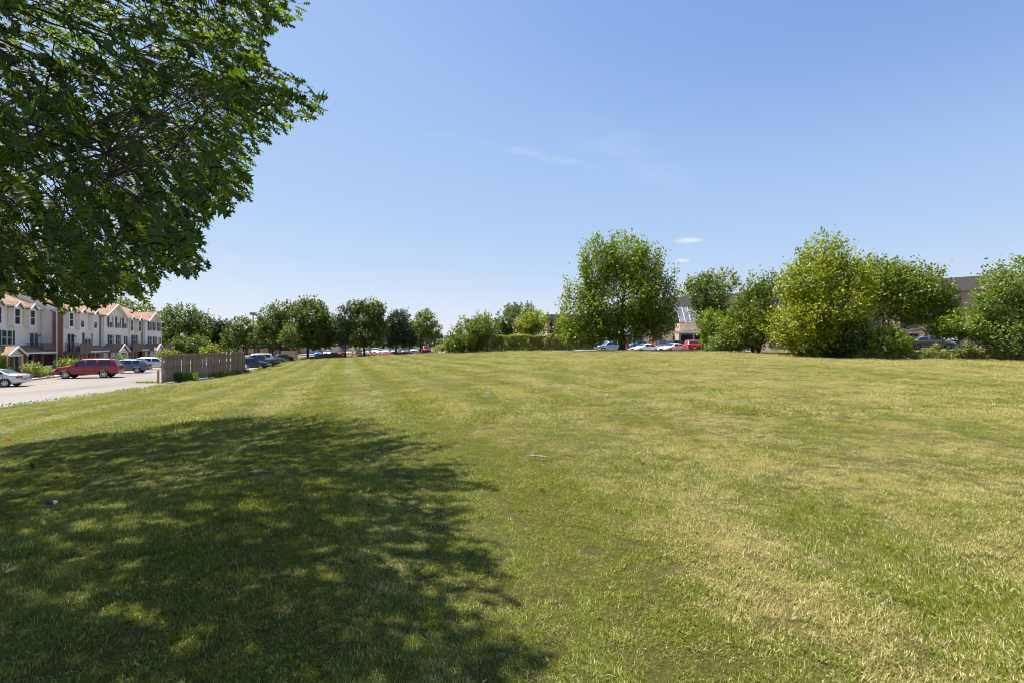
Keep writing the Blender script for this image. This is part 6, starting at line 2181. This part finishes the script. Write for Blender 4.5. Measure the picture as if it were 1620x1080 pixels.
# brushy bank behind the fence where the ground climbs to the parked car
plant('roadside_shrub', 'yellowish brush by the far fence in the gap beyond the lawn', 'shrub', 124, [(694, 551, 10, 5), (702, 550, 8, 5)], 'leaf_hedge', 0.34, 0.9, tr=0.05, seed=91, nl=5)
plant('roadside_shrub', 'green bush behind the hedge gap beside the distant house', 'shrub', 140, [(700, 545, 7, 8)], 'leaf_mid', 0.36, 0.9, tr=0.06, seed=92, nl=5)

# ------------------------------------------------------------------ litter on the lawn
def litter_leaf(u, v, size, mat, label, seed, tilt=0.5):
    r = np.random.default_rng(seed)
    p_ = px_ground(u, v)
    half = [(0.0, 0.02), (0.2, 0.05), (0.32, 0.24), (0.42, 0.12), (0.58, 0.33), (0.66, 0.12), (0.84, 0.20), (1.0, 0.0)]
    V0 = [(a - 0.5, b, 0.9 * b * b + 0.35 * (a - 0.5) ** 2) for a, b in half] + [(a - 0.5, -b, 0.9 * b * b + 0.35 * (a - 0.5) ** 2) for a, b in half[:-1]]
    n = len(half)
    fs = []
    for i in range(n - 2):
        fs += [(i, n + i, n + i + 1), (i, n + i + 1, i + 1)]
    fs.append((n - 2, 2 * n - 2, n - 1))
    o = MB().add([(a * size, b * size, c * size) for a, b, c in V0], fs).build('fallen_leaf', mat)
    o.location = (p_[0], p_[1], p_[2] + 0.055)
    o.rotation_euler = (r.normal(0, tilt), r.normal(0, tilt), r.uniform(0, 6.28))
    return tag(o, label, 'leaf', 'fallen leaves on the lawn')


litter_leaf(1013, 735, 0.15, 'dry_leaf_tan', 'curled tan leaf lying alone on the sunlit right half of the lawn', 1, 0.7)
litter_leaf(855, 777, 0.09, 'dry_leaf_red', 'small reddish leaf just beyond the edge of the oak shade', 2)
litter_leaf(757, 934, 0.06, 'dry_leaf_red', 'orange-red leaf fragment near the bottom of the oak shade', 3)
litter_leaf(125, 879, 0.09, 'dry_leaf_red', 'rusty leaf in the deep shade at lower left', 4)
litter_leaf(16, 700, 0.15, 'dry_leaf_red', 'brown leaf at the shade edge on the far left', 5)
litter_leaf(50, 742, 0.14, 'scrap_dark', 'dark dead leaf in the shade on the far left', 6)
litter_leaf(18, 914, 0.09, 'dry_leaf_tan', 'pale tan leaf at the left edge in the shade', 7)
litter_leaf(333, 657, 0.16, 'dry_leaf_red', 'reddish leaf lying on the sunlit grass just past the shade', 8)
litter_leaf(1288, 619, 0.18, 'dry_leaf_red', 'small reddish leaf on the far right lawn', 9)
p_ = px_ground(852, 729)
sk = MB().tube([(-0.17, 0.03, 0), (-0.06, 0.0, 0.012), (0.05, -0.01, 0.006), (0.17, -0.05, 0)], [0.008, 0.013, 0.012, 0.006], 6).build('fallen_stick', 'stick_grey')
MB().tube([(-0.06, 0.0, 0.012), (-0.11, 0.05, 0.03)], [0.007, 0.003], 5).build('side_twig', 'stick_grey', sk)
sk.location = (p_[0], p_[1], p_[2] + 0.06)
tag(sk, 'short pale grey stick lying on the lawn', 'stick')
p_ = px_ground(82, 804)
sc_ = empty('litter_scrap', (p_[0], p_[1], p_[2] + 0.05), 0.4, 'small dark and white scrap in the shade at left', 'litter')
MB().prism([(-0.05, 0), (0.0, -0.01), (0.02, 0.02), (-0.03, 0.035)], 'y', -0.02, 0.02).build('dark_piece', 'scrap_dark', sc_)
MB().prism([(0.0, 0.01), (0.04, 0.0), (0.045, 0.02), (0.015, 0.03)], 'y', -0.015, 0.015).build('white_piece', 'scrap_white', sc_)
p_ = px_ground(770, 626)
o = MB().prism([(-0.06, -0.02), (0.05, -0.03), (0.07, 0.03), (-0.04, 0.04)], 'z', 0.03, 0.10).build('litter_scrap', 'scrap_white')
o.location = p_
tag(o, 'tiny white paper scrap far out on the lawn', 'litter')

# small broad-leaved weeds in the turf
wp = []
for k in range(60):
    yy0 = rng.uniform(2.2, 16)
    xx0 = rng.uniform(-1.1, 1.1) * yy0
    if xx0 > xedge(yy0) + 0.5:
        wp.append((xx0, yy0, gz(xx0, yy0) + 0.012))
weeds('lawn_weeds', 'low clover and plantain dotted through the turf', wp, 0.03, 'leaf_bright', 0.024, 95, 0.14, 26)
p_ = px_ground(1330, 661)
pp = link(bpy.data.objects.new('bare_patch', grid_mesh('bare_patch', np.linspace(p_[0] - 0.30, p_[0] + 0.25, 9), np.linspace(p_[1] - 0.2, p_[1] + 0.2, 7),
          lambda x, y: ground(x, y) + 0.075 * np.exp(-(((x - p_[0]) / 0.25) ** 2 + ((y - p_[1]) / 0.15) ** 2) * 1.3) - 0.005, 'soil')))
tag(pp, 'small dark bare soil patch on the right side of the lawn', None, None, 'structure')
